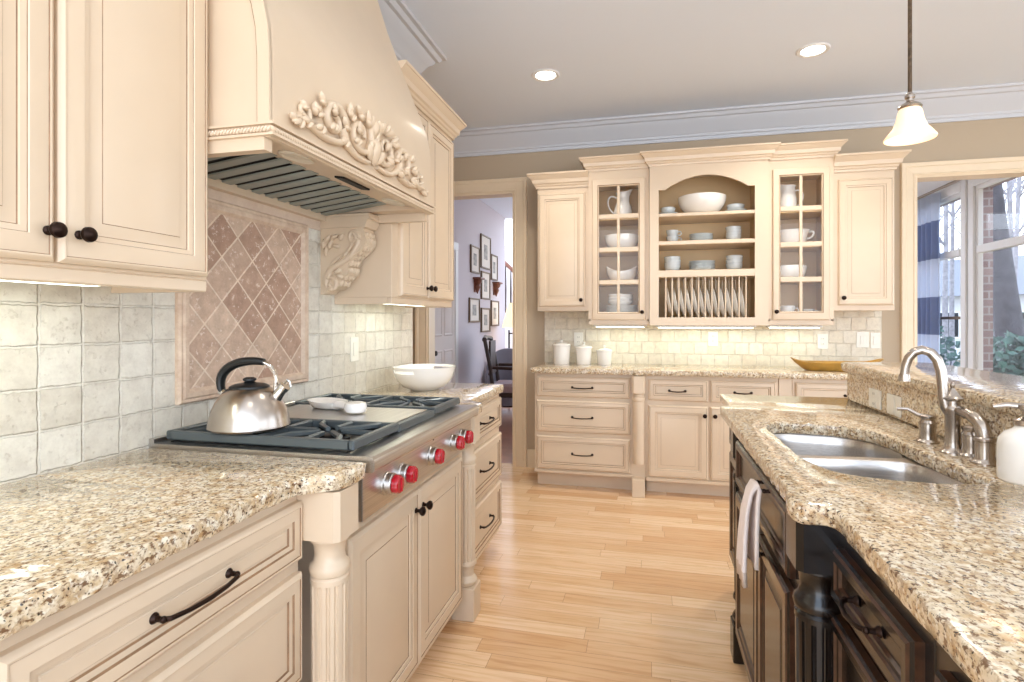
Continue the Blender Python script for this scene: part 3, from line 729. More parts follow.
# ------------------------------------------------------------------ left base cabinets
BD = .585   # carcass depth, fronts at x = -.80
def drawers(t, w, d, zs, mats, x0=.012, x1=None, L_=.16):
    x1 = x1 or w-.012
    for a, b in zs: front(t, 'drawer', x0, x1, a, b, -d, mats, pull=((x0+x1)/2, (a+b)/2+(.0 if b-a < .2 else .0), L_))
t = thing('base_cabinet', 'cream base cabinet with three wide drawers under the near left worktop', 'cabinet', L(.525), 90)
body(t, .66, BD, .10, .875); toe(t, .66, BD, .10)
drawers(t, .66, BD, ((.712, .850), (.425, .682), (.135, .395)), CR, .008, .652, .172)
t = thing('base_cabinet', 'cream base cabinet at the near end of the left worktop', 'cabinet', L(-.2), 90)
body(t, .72, BD, .10, .875); toe(t, .72, BD, .10); drawers(t, .72, BD, ((.712, .850), (.425, .682), (.135, .395)), CR)
column('cabinet_column', 'fluted cream column between the near drawers and the range cabinet', 'column', (-.760, 1.232, 0), 90, .874, M['cream'], .045, 14)
t = thing('base_cabinet', 'cream two-door base cabinet below the red-knobbed rangetop', 'cabinet', L(1.285), 90)
RD = .64
body(t, .96, RD, .10, .752); toe(t, .96, RD-.03, .10)
front(t, 'door', .012, .452, .135, .715, -RD, CR, knob=(.425, .655)); front(t, 'door', .458, .905, .135, .715, -RD, CR, knob=(.486, .655))
column('cabinet_column', 'fluted cream column between the range cabinet and the far drawers', 'column', (-.766, 2.312, 0), 90, .874, M['cream'], .042, 14)
t = thing('base_cabinet', 'cream three-drawer base cabinet at the far end of the left run', 'cabinet', L(2.365), 90)
body(t, .68, BD, .10, .875); toe(t, .68, BD, .10); drawers(t, .68, BD, ((.690, .850), (.415, .655), (.135, .385)), CR, .06, .665, .17)
# worktops
def rnd_corner(p, a, b, r, n=6):
    p, a, b = Vector(p), Vector(a), Vector(b); u = (a-p).normalized(); v = (b-p).normalized()
    return [tuple(q[:2]) for q in bez(tuple(p+u*r)+(0,), tuple(p+u*r*.45)+(0,), tuple(p+v*r*.45)+(0,), tuple(p+v*r)+(0,), n)]
GT = .918; GB = .878
out = [(LW+.011, -.2), (-.782, -.2), (-.782, 1.08)] + [tuple(p[:2]) for p in bez((-.782, 1.10, 0), (-.775, 1.17, 0), (-.700, 1.15, 0), (-.695, 1.23, 0), 10)] + [(-.693, 1.27)] + rnd_corner((-.693, 1.303), (-.693, 1.2), (-1.0, 1.303), .02) + [(LW+.011, 1.303)]
m = MB(); m.slab(out, GB, GT, jit=.0035, r=.007); o = m.build('worktop', M['granite'], None, 40); tag(o, 'speckled cream granite worktop left of the rangetop, nearest the viewer', 'worktop')
out = [(LW+.011, 2.228), (-.70, 2.228), (-.698, 2.30)] + [tuple(p[:2]) for p in bez((-.698, 2.32, 0), (-.70, 2.40, 0), (-.782, 2.37, 0), (-.782, 2.45, 0), 10)] + [(-.782, 2.9)] + rnd_corner((-.782, 3.07), (-.782, 2.9), (-1.0, 3.07), .05) + [(LW+.011, 3.07)]
m = MB(); m.slab(out, GB, GT, jit=.003, r=.007); o = m.build('worktop', M['granite'], None, 40); tag(o, 'speckled granite worktop under the white bowl at the far left', 'worktop')
# ================================================================== rangetop (local x = world y, front -y = world +x)
Y0, Y1 = 1.312, 2.222; W = Y1-Y0
t = thing('rangetop', 'stainless steel gas rangetop with five red knobs, black grates and griddle', 'cooktop', L(Y0), 90)
FR = .685   # front face of the knob panel
m = MB()
m.box(0, W, -.655, -.012, .757, .90)
m.box(0, W, -FR, -.655, .757, .885, .002)
m.build('chassis', M['steel'], t)
m = MB()
m.prism([(-.012, .90), (-.012, .940), (-.03, .940), (-.03, .927), (-.640, .927), (-.652, .928), (-.710, .928), (-.716, .922), (-.718, .916), (-.718, .894), (-.714, .888), (-.700, .886), (-.655, .886), (-.655, .90)], 'x', 0, W)
m.build('top_tray', M['steel'], t)
for i, kx in enumerate((1.450, 1.550, 1.778, 1.994, 2.100)):
    m = MB(); m.M = Matrix.Translation((kx-Y0, -FR, .82)) @ Matrix.Rotation(R(90), 4, 'X')
    m.lathe([(.033, 0), (.033, .003), (.030, .006), (.030, .020), (.028, .023), (0, .023)], n=36)
    b = m.build('knob_bezel', M['steel'], t)
    m = MB(); m.M = Matrix.Translation((kx-Y0, -FR-.024, .82)) @ Matrix.Rotation(R(90), 4, 'X')
    m.lathe([(.0255, 0), (.0265, .003), (.0258, .012), (.0245, .017), (.021, .020), (0, .020)], n=48, rf=lambda a, z: 1-.05*(max(0, math.cos(6*a))**3))
    m.box(-.0035, .0035, -.020, .020, .018, .024, .0015)
    m.build('knob', M['red'], b)
m = MB(); m.M = Matrix.Translation((1.80-Y0, -FR, .872)) @ Matrix.Rotation(R(90), 4, 'X'); m.lathe([(.004, 0), (.004, .002), (0, .003)], n=12); m.build('indicator', M['black'], t)
# grates: near third and far third, griddle between
GZ = .962
def grate(xa, xb):
    m = MB(); bw = .016; y0, y1 = -.636, -.055
    m.box(xa, xb, y0-.010, y0+.012, .934, GZ-.002, .004); m.box(xa, xb, y1-.012, y1+.01, .934, GZ-.002, .004)
    m.box(xa, xa+.02, y0, y1, .934, GZ-.002, .004); m.box(xb-.02, xb, y0, y1, .934, GZ-.002, .004)
    ym = (y0+y1)/2; m.box(xa+.018, xb-.018, ym-.009, ym+.009, .938, GZ-.002, .003)
    xm = (xa+xb)/2
    for cy in ((y0+ym)/2, (y1+ym)/2):
        hx, hy = (xb-xa)/2-.012, (y1-y0)/4-.006
        for sx in (-1, 1):
            for sy in (-1, 1):
                m.tube([(xm+sx*hx, cy+sy*hy*.72, GZ-.010), (xm+sx*hx*.60, cy+sy*hy*.56, GZ-.008), (xm+sx*hx*.16, cy+sy*hy*.14, GZ-.008)], [.009, .009, .008], 6)
            m.tube([(xm+sx*hx, cy, GZ-.010), (xm+sx*hx*.3, cy, GZ-.008)], [.009, .008], 6)
        for sy in (-1, 1): m.tube([(xm, cy+sy*hy, GZ-.010), (xm, cy+sy*hy*.3, GZ-.008)], [.009, .008], 6)
    return m.build('grate', M['iron'], t)
XA = [(.024, .304), (.606, .886)]
for xa, xb in XA:
    grate(xa, xb)
    for cy in (-.4905, -.2):
        m = MB(); m.lathe([(.058, .930), (.058, .936), (.044, .939), (.044, .944), (.038, .947), (0, .948)], c=((xa+xb)/2, cy, 0), n=28); m.build('burner', M['blackmetal'], t)
    m = MB(); m.box(xa+.004, xb-.004, -.625, -.06, .9272, .930); m.build('drip_pan', M['blackmetal'], t)
m = MB(); m.box(.306, .604, -.645, -.045, .9272, .953, .003); m.build('griddle_frame', M['iron'], t)
m = MB(); m.box(.320, .590, -.622, -.095, .9525, .956, .002); m.build('griddle', M['steel'], t)
m = MB(); m.box(.320, .590, -.08, -.055, .9525, .968, .003); m.build('griddle_splash', M['steel'], t)

# ------------------------------------------------------------------ kettle on the near back burner
t = thing('kettle', 'brushed steel whistling kettle with black arched handle on the near burner', 'kettle', (-1.140, 1.420, GZ), 14); t.scale = (.935, .935, .935)
m = MB(); m.lathe([(.0, .001), (.105, .001), (.117, .004), (.121, .010), (.119, .016), (.117, .03), (.110, .058), (.098, .086), (.082, .110), (.066, .124), (.058, .129), (.0, .129)], n=56); m.build('body', M['chrome_b'] if 'chrome_b' in M else M['nickel'], t, 40)
m = MB(); m.lathe([(.060, .127), (.058, .133), (.045, .139), (.022, .143), (.0, .144)], n=40); lid = m.build('lid', M['black'], t)
m = MB(); m.lathe([(.030, .140), (.018, .144), (.014, .147), (.020, .151), (.020, .156), (.013, .160), (0, .161)], n=24); m.build('lid_knob', M['black'], lid)
# spout with whistle (local +x)
m = MB(); m.tube([(.078, 0, .092), (.094, 0, .112), (.106, 0, .126)], [.022, .018, .016], 16); sp = m.build('spout', M['chrome'], t)
m = MB(); m.tube([(.104, 0, .124), (.112, 0, .133)], [.0185, .0185], 16); m.tube([(.108, 0, .140), (.118, 0, .152), (.126, 0, .146), (.130, 0, .130)], [.004, .004, .004, .003], 8); m.build('whistle_cap', M['chrome'], sp)
# handle
hp = [(p.x, 0, p.y) for p in bez((-.085, .112, 0), (-.115, .190, 0), (-.030, .222, 0), (.045, .208, 0), 14)]
m = MB(); m.tube(hp, [.012]+[.0145+.005*math.sin(PI*i/14) for i in range(1, 15)], 12, flat=.75); hd = m.build('handle', M['black'], t)
m = MB(); m.tube([(p.x, 0, p.y) for p in bez((.040, .209, 0), (.072, .202, 0), (.090, .175, 0), (.082, .112, 0), 8)], [.010, .010, .009, .009, .009, .010, .010, .012, .012], 10, flat=.6); m.build('handle_strap', M['chrome'], hd)
m = MB(); m.tube([(-.092, 0, .120), (-.074, 0, .106)], [.012, .014], 10); m.build('handle_socket', M['chrome'], hd)

# ------------------------------------------------------------------ spoon rest on the griddle
t = thing('spoon_rest', 'white ceramic spoon rest with looped handle lying on the griddle', 'spoon rest', (-1.150, 1.848, .956), -28)
def oval(a, b, n=28): return [(a*math.cos(2*PI*i/n), b*math.sin(2*PI*i/n)) for i in range(n)]
def ovloft(m, lst, cx=0, cy=0, n=28):
    m.loft([[(cx+x, cy+y, z) for x, y in oval(a, b, n)] for a, b, z in lst])
m = MB(); ovloft(m, [(.05, .032, 0), (.075, .048, .006), (.092, .058, .022), (.096, .061, .028), (.092, .058, .028), (.072, .046, .012), (.045, .03, .008)]); m.build('dish', M['ceramic'], t, 60)
m = MB(); m.tube([(.075, 0, .018), (.105, 0, .022), (.135, 0, .020), (.165, 0, .024), (.19, 0, .026)], [.030, .024, .022, .026, .020], 16, flat=.6); m.lathe([(.012, .0), (.034, .002), (.040, .016), (.036, .032), (.022, .036), (.0, .03)], c=(.185, 0, .004), n=28); m.build('handle', M['ceramic'], t, 60)

# ------------------------------------------------------------------ white oval bowl with handle slots
t = thing('serving_bowl', 'wide white oval bowl with slotted handles on the far left worktop', 'bowl', (-1.135, 2.735, GT), 67)
n = 64; A = [(.074, 0), (.080, .004), (.116, .020), (.143, .046), (.158, .074), (.163, .090), (.167, .106), (.170, .120)]
B = [(.166, .121), (.163, .107), (.159, .091), (.153, .076), (.137, .050), (.110, .026), (.06, .012)]
def ring(r, z): return [(r*math.cos(2*PI*i/n), r*.92*math.sin(2*PI*i/n), z) for i in range(n)]
P = A+B; pts = []; F = []
for r, z in P: pts += ring(r, z)
def slot(i, j): return min(i % n, n-i % n) < 6 or abs(i-n//2) < 6
for k in range(len(P)-1):
    for i in range(n):
        j = (i+1) % n; i2 = min(i, (i+1))
        isl = (i < 5 or i >= n-5 or abs(i+.5-n/2) < 5)
        if isl and k in (5, len(A)+1): continue
        F.append((k*n+i, k*n+j, (k+1)*n+j, (k+1)*n+i))
# slot walls
ka, kb = 5, len(A)+2
for c in (0, n//2):
    lo = [(c+d) % n for d in range(-5, 6)]
    for a, b in zip(lo, lo[1:]):
        F.append((5*n+a, 5*n+b, (len(A)+2)*n+b, (len(A)+2)*n+a)); F.append((6*n+a, 6*n+b, (len(A)+1)*n+b, (len(A)+1)*n+a))
    for e in (lo[0], lo[-1]): F.append((5*n+e, 6*n+e, (len(A)+1)*n+e, (len(A)+2)*n+e))
F.append(tuple(reversed(range(n)))); F.append(tuple((len(P)-1)*n+i for i in range(n)))
m = MB(); m.add(pts, F); m.build('bowl', M['ceramic'], t, 50)
# ================================================================== back run (local x = world x, front = -y)
YB = BW
m = MB(); m.box(-.868, 1.715, -.01, 0, .90, 1.375); o = m.build('backsplash', M['tileback'], None); o.location = (0, YB, 0)
tag(o, 'sand-coloured stone tile backsplash under the back wall cabinets', 'backsplash')
# small wall cabinets
t = thing('wall_cabinet', 'small cream single-door wall cabinet beside the doorway', 'cabinet', (-.868, YB, 0), 0)
body(t, .413, .33, 1.352, 2.345); front(t, 'door', .012, .385, 1.388, 2.292, -.33, CR, knob=(.355, 1.438), k=.95); m = MB(); m.sweep(crown_prof(2.335, .115, .075), [(0, 0), (0, -.332), (.413, -.332)]); m.build('crown_moulding', M['cream'], t)
t = thing('wall_cabinet', 'small cream single-door wall cabinet beside the opening with the window view', 'cabinet', (1.287, YB, 0), 0)
body(t, .393, .33, 1.347, 2.345); front(t, 'door', .035, .383, 1.385, 2.282, -.33, CR, knob=(.062, 1.437), k=.95); m = MB(); m.sweep(crown_prof(2.335, .115, .075), [(0, -.332), (.393, -.332), (.393, 0)]); m.build('crown_moulding', M['cream'], t)
# glass-door cabinets
def glass_cab(name, label, x0, w, hinge_knob):
    t = thing(name, label, 'cabinet', (x0, YB, 0), 0)
    d = .36; z0, z1 = 1.243, 2.455
    m = MB()
    m.box(0, .018, -d, 0, z0+.03, z1); m.box(w-.018, w, -d, 0, z0+.03, z1); m.box(.018, w-.018, -d, 0, z1-.09, z1); m.box(0, w, -d, 0, z0, z0+.045, .002)
    m.box(.018, .04, -d, -d+.02, z0+.045, z1-.09); m.box(w-.04, w-.018, -d, -d+.02, z0+.045, z1-.09)
    m.build('body', M['cream'], t)
    m = MB(); m.box(.018, w-.018, -.016, -.012, z0+.045, z1-.09); m.box(.018, .021, -d+.022, -.016, z0+.045, z1-.09); m.box(w-.021, w-.018, -d+.022, -.016, z0+.045, z1-.09); m.box(.021, w-.021, -d+.022, -.016, z0+.045, z0+.05); m.build('interior', M['inner'], t)
    SH = (2.078, 1.822, 1.570)
    for z in SH:
        m = MB(); m.box(.022, w-.022, -d+.05, -.017, z-.012, z+.006, .002); m.build('shelf', M['inner'], t)
    # door
    a, b, c, e = .032, w-.032, 1.280, 2.372; px0, px1, pz0, pz1 = a+.05, b-.05, 1.342, 2.318
    y = -d-.002
    def ringp(i, o): return None
    m = MB()
    ps = [(0, 0), (0, .014), (.004, .019), (.01, .021), (.04, .021), (.044, .017), (.05, .012), (.05, 0)]
    m2 = []
    sx, sz = (px0-a)/.05, (pz0-c)/.05
    for i, oo in ps: m2.append([(a+i*sx, y-oo, c+i*sz), (b-i*sx, y-oo, c+i*sz), (b-i*sx, y-oo, e-(e-pz1)*i/.05), (a+i*sx, y-oo, e-(e-pz1)*i/.05)])
    P = [p for r in m2 for p in r]; F = []; mi = []
    for i in range(len(m2)):
        for j in range(4):
            k = (j+1) % 4; i2 = (i+1) % len(m2); F.append((i*4+j, i*4+k, i2*4+k, i2*4+j)); mi.append(1 if i == 4 else 0)
    m.add(P, F, mi); dr = m.build('door', CR, t, 25)
    m = MB(); xm = (px0+px1)/2; m.box(xm-.011, xm+.011, y-.017, y-.003, pz0, pz1, .004)
    for z in (2.083, 1.825, 1.572): m.box(px0, px1, y-.0175, y-.003, z-.018, z+.018, .004)
    m.build('muntins', M['cream'], dr)
    m = MB(); m.box(px0-.004, px1+.004, y-.0045, y-.0015, pz0-.004, pz1+.004); m.build('pane', M['glass'], dr)
    knob_mb(hinge_knob, 1.340, y-.0195).build('knob', M['bronze'], dr)
    m = MB(); m.sweep(crown_prof(z1-.012, .102, .070), [(0, -.0), (0, -d), (w, -d), (w, 0)]); m.build('crown_moulding', M['cream'], t)
    return t
glass_cab('glass_cabinet', 'cream glass-door cabinet left of the plate rack, holding a tall pitcher', -.455, .465, .465-.054)
glass_cab('glass_cabinet', 'cream glass-door cabinet right of the plate rack, holding a tureen', .850, .437, .052)
# open centre cabinet with arch and plate rack
t = thing('open_cabinet', 'open cream cabinet with arched top, two shelves and a plate rack', 'cabinet', (.012, YB, 0), 0)
w, d = .836, .40; z0, z1 = 1.240, 2.455
ax0, ax1 = .079-.012, .757-.012
m = MB()
m.box(0, .02, -d+.02, 0, z0, z1); m.box(w-.02, w, -d+.02, 0, z0, z1); m.box(.02, w-.02, -d+.02, 0, z1-.02, z1)
m.box(.02, w-.02, -d+.02, 0, z0, z0+.055)
m.build('carcass', M['cream'], t)
m = MB(); m.box(.02, w-.02, -.018, -.012, z0+.05, z1-.02); m.box(.02, .06, -d+.021, -.018, z0+.055, z1-.02); m.box(w-.06, w-.02, -d+.021, -.018, z0+.055, z1-.02); m.build('interior', M['inner'], t)
m = MB(); y0, y1 = -d, -d+.02
m.box(0, ax0, y0, y1, z0, z1); m.box(ax1, w, y0, y1, z0, z1); m.box(ax0, ax1, y0, y1, z0, 1.300)
pa = [(ax0, z1), (ax0, 2.262), (ax0+.048, 2.262)] + [(ax0+.055+(ax1-ax0-.11)*i/20, 2.268+.092*math.sin(PI*i/20)**.85) for i in range(21)] + [(ax1-.048, 2.262), (ax1, 2.262), (ax1, z1)]
m.prism(pa, 'y', y0, y1); m.build('face_frame', M['cream'], t, 40)
for a, b in ((2.060, 2.085), (1.846, 1.876), (1.602, 1.655)):
    m = MB(); m.box(.021, w-.021, -d+.004, -.019, a, b, .004); m.build('shelf', M['cream'], t)
m = MB(); m.sweep(crown_prof(z1-.012, .102, .070), [(0, -.350), (0, -d), (w, -d), (w, -.350)]); m.build('crown_moulding', M['cream'], t)
DXS = [.131-.012+.0474*i for i in range(13)]
for x in DXS:
    for yy in (-.375, -.20):
        m = MB(); m.tube([(x, yy, 1.296), (x, yy, 1.6015)], .0055, 10); m.build('rack_dowel', M['cream'], t)
CX0 = .012
# lights below
lightbar('under_cabinet_light', 'lit strip light under the glass cabinet left of the plate rack', (-.43, YB-.17, 1.243), 0, .42)
lightbar('under_cabinet_light', 'lit strip light under the open plate rack cabinet', (.06, YB-.17, 1.240), 0, .74)
lightbar('under_cabinet_light', 'lit strip light under the glass cabinet right of the plate rack', (.88, YB-.17, 1.243), 0, .38)

# ------------------------------------------------------------------ back base cabinets
FB = .56    # carcass depth; fronts at y = BW-.58
t = thing('base_cabinet', 'cream three-drawer base cabinet beside the doorway on the back wall', 'cabinet', (-.845, YB, 0), 0)
body(t, .829, FB, .128, .876); toe(t, .829, FB-.02, .128)
for a, b in ((.700, .853), (.432, .672), (.152, .400)): front(t, 'drawer', .018, .718, a, b, -FB, CR, pull=(.365, (a+b)/2-.004, .15))
m = MB(); m.box(-.002, .735, -FB-.012, -FB, .118, .140, .003); m.build('base_moulding', M['cream'], t)
column('cabinet_column', 'slim cream column on the back run left of the single-drawer cabinet', 'column', (-.067, YB-.60, 0), 0, .874, M['cream'], .038, 0, zb=.752, foot=.13)
t = thing('base_cabinet', 'cream base cabinet with two drawers over two doors behind the island corner', 'cabinet', (-.015, YB, 0), 0)
body(t, .895, FB, .128, .876); toe(t, .895, FB-.02, .108)
front(t, 'drawer', .018, .432, .695, .850, -FB, CR, pull=(.220, .768, .11)); front(t, 'drawer', .448, .88, .695, .850, -FB, CR, pull=(.664, .768, .11))
front(t, 'door', .018, .432, .140, .660, -FB, CR, knob=(.407, .598)); front(t, 'door', .448, .88, .140, .660, -FB, CR, knob=(.476, .598))
m = MB(); m.box(-.0, .895, -FB-.012, -FB, .105, .132, .003); m.build('base_moulding', M['cream'], t)
m = MB(); m.box(.882, .967, -FB-.005, 0, 0, .876, .003); o = m.build('filler_post', M['cream'], None); o.location = (0, YB, 0); tag(o, 'flat cream post between the back base cabinets beyond the island', 'post')
t = thing('base_cabinet', 'cream base cabinet at the right end of the back run, mostly hidden by the island', 'cabinet', (.969, YB, 0), 0)
body(t, .76, FB, .128, .876); toe(t, .76, FB-.02, .128)
front(t, 'drawer', .018, .74, .695, .850, -FB, CR, pull=(.38, .768, .11)); front(t, 'door', .018, .375, .140, .66, -FB, CR, knob=(.35, .598)); front(t, 'door', .383, .74, .140, .66, -FB, CR, knob=(.408, .598))
out = [(-.865, YB-.011), (-.865, YB-.615)] + [(-.107, YB-.615)] + [tuple(p[:2]) for p in bez((-.107, YB-.615, 0), (-.107, YB-.645, 0), (-.09, YB-.65, 0), (-.067, YB-.65, 0), 6)][1:] + [tuple(p[:2]) for p in bez((-.067, YB-.65, 0), (-.04, YB-.65, 0), (-.027, YB-.645, 0), (-.027, YB-.615, 0), 6)][1:] + [(1.74, YB-.615), (1.74, YB-.011)]
m = MB(); m.slab(out, GB, GT, jit=.003, r=.007); o = m.build('worktop', M['granite'], None, 40); tag(o, 'speckled granite worktop along the back wall under the plate rack', 'worktop')
# outlets on the back splash
outlet('white outlet on the back tiles behind the canisters', (-.575, YB-.010, 1.115), 0)
outlet('white outlet on the back tiles under the plate rack', (.509, YB-.010, 1.130), 0)
outlet('white outlet on the back tiles above the wooden bowl', (1.310, YB-.010, 1.115), 0)
outlet('wide white switch plate on the back tiles, beside the narrow one', (1.585, YB-.010, 1.130), 0, w=.085, kind='switch')
outlet('narrow white switch plate at the right end of the back tiles', (1.672, YB-.010, 1.125), 0, w=.066, kind='switch')
# canisters
def canister(label, x, y, r, hgt):
    t = thing('canister', label, 'canister', (x, y, GT), 0, 'white canisters on the back worktop')
    m = MB(); m.lathe([(r*.86, 0), (r*.88, .004), (r*.93, hgt*.5), (r*.99, hgt*.93), (r*1.06, hgt*.95), (r*1.06, hgt), (r*.95, hgt)], n=36); m.build('jar', M['ceramic'], t)
    m = MB(); m.lathe([(r*1.0, hgt), (r*.98, hgt+.006), (r*.55, hgt+.016), (r*.16, hgt+.020), (r*.12, hgt+.028), (r*.2, hgt+.034), (r*.2, hgt+.040), (0, hgt+.045)], n=32); m.build('lid', M['ceramic'], t)
canister('tallest of three white lidded canisters, nearest the doorway', -.697, 4.62, .074, .158)
canister('middle-sized white lidded canister between the tall and the short one', -.514, 4.62, .067, .138)
canister('shortest of three white lidded canisters, farthest from the doorway', -.346, 4.62, .063, .112)
# wooden dough bowl
t = MB(); n = 40
def boat(f, z, lip=0): return [(f*.30*math.cos(2*PI*i/n)*(1.0), f*.115*math.sin(2*PI*i/n), z+lip*abs(math.cos(2*PI*i/n))**6) for i in range(n)]
t.loft([boat(.62, 0), boat(.70, .008), boat(.90, .045, .012), boat(1.0, .062, .03), boat(.96, .063, .03), boat(.84, .04, .01), boat(.6, .014)])
o = t.build('dough_bowl', M['woodbowl'], None, 50); o.location = (1.30, YB-.36, GT); tag(o, 'long shallow golden wooden bowl on the back worktop behind the island', 'bowl')

# ------------------------------------------------------------------ dishes
def one(name, m, mat, label, cat, loc, group=None, rz=0, rx=None, smooth=45):
    o = m.build(name, mat, None, smooth); o.location = loc; o.rotation_euler = rx or (0, 0, R(rz)); return tag(o, label, cat, group)
def bowl_mb(r, h, foot=.4, n=40, sy=1.0, wav=0):
    m = MB(); th = .006
    pr = [(r*foot*.9, 0), (r*foot, 0), (r*foot, .005)] + [(r*(foot+(1-foot)*math.sin(PI/2*k/8)**1.0*1), .005+(h-.005)*(1-math.cos(PI/2*k/8))**.9) for k in range(1, 9)]
    pin = [(a-th if i < 8 else a-th*.6, b+.004 if i < 8 else b) for i, (a, b) in enumerate(pr[3:])]
    pr = pr + list(reversed(pin)) + [(0.001, .012)]
    rings = []
    for rr, z in pr:
        rings.append([(rr*math.cos(2*PI*j/n), rr*math.sin(2*PI*j/n)*sy, z + (wav*math.cos(4*PI*j/n)*(z/h)**2 if wav else 0)) for j in range(n)])
    m.loft(rings); return m
def plate_mb(r, n=40): 
    m = MB(); m.lathe([(r*.58, 0), (r*.60, 0), (r*.63, .004), (r*.97, .016), (r, .018), (r*.995, .020), (r*.64, .008), (r*.55, .005), (.001, .005)], n=n); return m
def cup_mb(r, h):
    m = MB(); m.lathe([(r*.55, 0), (r*.58, .0), (r*.60, .004), (r*.82, h*.3), (r*.96, h*.75), (r, h), (r*.95, h), (r*.9, h*.72), (r*.72, h*.28), (.001, .007)], n=28)
    m.tube([(r*.9, 0, h*.78), (r*1.35, 0, h*.80), (r*1.5, 0, h*.55), (r*1.25, 0, h*.32), (r*.85, 0, h*.32)], .0045, 8); return m
s1, s2, s3, sb = 2.084, 1.828, 1.576, 1.293
DY = YB-.20
# left glass cabinet
t = thing('pitcher', 'tall white pitcher on the top shelf of the left glass cabinet', 'pitcher', (-.195, DY, s1), 0)
m = MB(); n = 36; rings = []
for r, z in [(.052, 0), (.056, .004), (.070, .03), (.074, .06), (.066, .10), (.050, .14), (.044, .17), (.050, .20), (.056, .215), (.052, .215), (.040, .17), (.045, .13), (.06, .06), (.001, .01)]:
    k = max(0, (z-.15)/.065); rings.append([(r*math.cos(2*PI*j/n)*(1+.45*k*max(0, math.cos(2*PI*j/n))**4), r*math.sin(2*PI*j/n), z+.03*k*max(0, math.cos(2*PI*j/n))**3) for j in range(n)])
m.loft(rings); m.build('jug', M['ceramic'], t, 50)
m = MB(); m.tube(bez((-.050, 0, .175), (-.13, 0, .24), (-.15, 0, .10), (-.066, 0, .05), 14), .0065, 10); m.build('handle', M['ceramic'], t)
m = MB(); m.lathe([(.035, 0), (.038, 0), (.056, .010), (.058, .014), (.05, .012), (.001, .006)], n=28); one('saucer', m, M['ceramic'], 'small round white dish shape beside the pitcher in the left glass cabinet', 'saucer', (-.30, DY-.07, s1))  # small shallow white round beside the pitcher
one('bowl', bowl_mb(.135, .125, .42), M['ceramic'], 'deep round white bowl on the second shelf of the left glass cabinet', 'bowl', (-.205, DY, s2))
one('bowl', bowl_mb(.125, .11, .4, sy=.8, wav=.022), M['ceramic'], 'white bowl with a dipping rim on the third shelf of the left glass cabinet', 'bowl', (-.205, DY, s3))
p0 = one('plate', plate_mb(.125), M['ceramic'], 'lowest white plate of the stack in the left glass cabinet', 'plate', (-.215, DY, sb), 'plate stack in the left glass cabinet')
z = sb
for i in range(1, 9):
    z += .0105
    dup(p0, (-.215+.002*(i % 3), DY, z), None, f'white plate in the left glass cabinet stack, {ORD[i]} from below')
b0 = one('bowl', bowl_mb(.098, .045, .5), M['ceramic'], 'small white bowl on the plates in the left glass cabinet, lowest of three', 'bowl', (-.215, DY, z+.013), 'small bowls on the plate stack')
for i in (1, 2): dup(b0, (-.215, DY, z+.013+.024*i), None, 'small white bowl on the plates in the left glass cabinet, ' + ('middle of three', 'topmost of three')[i-1])
# open cabinet
cy = YB-.22
def stack(mk, name, n, dz, x, y, z, lab, cat, group, mat=None):
    o = one(name, mk, mat or M['celadon'], f'{lab}, lowest', cat, (x, y, z), group)
    for i in range(1, n):
        dup(o, (x+.0015*((i*7) % 3-1), y, z+dz*i), None, f'{lab}, ' + ('topmost' if i == n-1 else f'{ORD[i]} from below'))
    return o
z = 2.0855
one('saucer', plate_mb(.075), M['celadon'], 'pale blue saucer under the bowl at the left of the open top shelf', 'saucer', (.150, cy, z))
one('saucer', plate_mb(.075), M['celadon'], 'second pale blue saucer in the pile at the left of the open top shelf', 'saucer', (.150, cy, z+.012))
one('bowl', bowl_mb(.055, .05, .55), M['celadon'], 'pale blue bowl on the saucers at the left of the open top shelf', 'bowl', (.153, cy, z+.021))
one('mixing_bowl', bowl_mb(.178, .142, .38), M['ceramic'], 'large white bowl under the arch of the open cabinet', 'bowl', (.405, cy, z), smooth=50)
stack(plate_mb(.082), 'saucer', 2, .011, .652, cy, z, 'pale blue saucer right of the large white bowl', 'saucer', 'saucers right of the large bowl')
one('bowl', bowl_mb(.064, .05, .55), M['celadon'], 'pale blue bowl on the saucers right of the large white bowl', 'bowl', (.650, cy, z+.021))
z = 1.8765
stack(cup_mb(.046, .056), 'cup', 2, .048, .185, cy, z, 'pale blue cup, left pile on the middle open shelf', 'cup', 'cups at the left of the middle shelf')
stack(plate_mb(.088), 'plate', 5, .0115, .400, cy, z, 'pale blue plate, centre pile on the middle open shelf', 'plate', 'plates on the middle shelf')
stack(bowl_mb(.056, .05, .6), 'bowl', 4, .021, .635, cy, z, 'pale blue bowl, right pile on the middle open shelf', 'bowl', 'bowls at the right of the middle shelf')
z = 1.6555
stack(bowl_mb(.062, .05, .6), 'bowl', 4, .022, .186, cy, z, 'pale blue bowl, left pile on the lower open shelf', 'bowl', 'bowls at the left of the lower shelf')
stack(plate_mb(.098), 'plate', 6, .0115, .405, cy, z, 'pale blue plate, centre pile on the lower open shelf', 'plate', 'plates on the lower shelf')
stack(bowl_mb(.062, .055, .6), 'bowl', 3, .029, .640, cy, z, 'pale blue bowl, right pile on the lower open shelf', 'bowl', 'bowls at the right of the lower shelf')
# plates standing in the rack
pm = plate_mb(.118, 44)
for i in range(12):
    x = CX0+(DXS[i]+DXS[i+1])/2
    lab = f'white plate standing in the rack, {ORD[i]} from the left'
    if i == 0:
        pr0 = one('plate', pm, M['ceramic'], lab, 'plate', (x-.012, YB-.27, 1.4145), 'plates standing in the rack', rx=(0, R(80), 0))
    else:
        q = dup(pr0, (x-.012, YB-.27, 1.4145), None, lab); q.rotation_euler = (0, R(80+(i % 3)*1.0), 0)
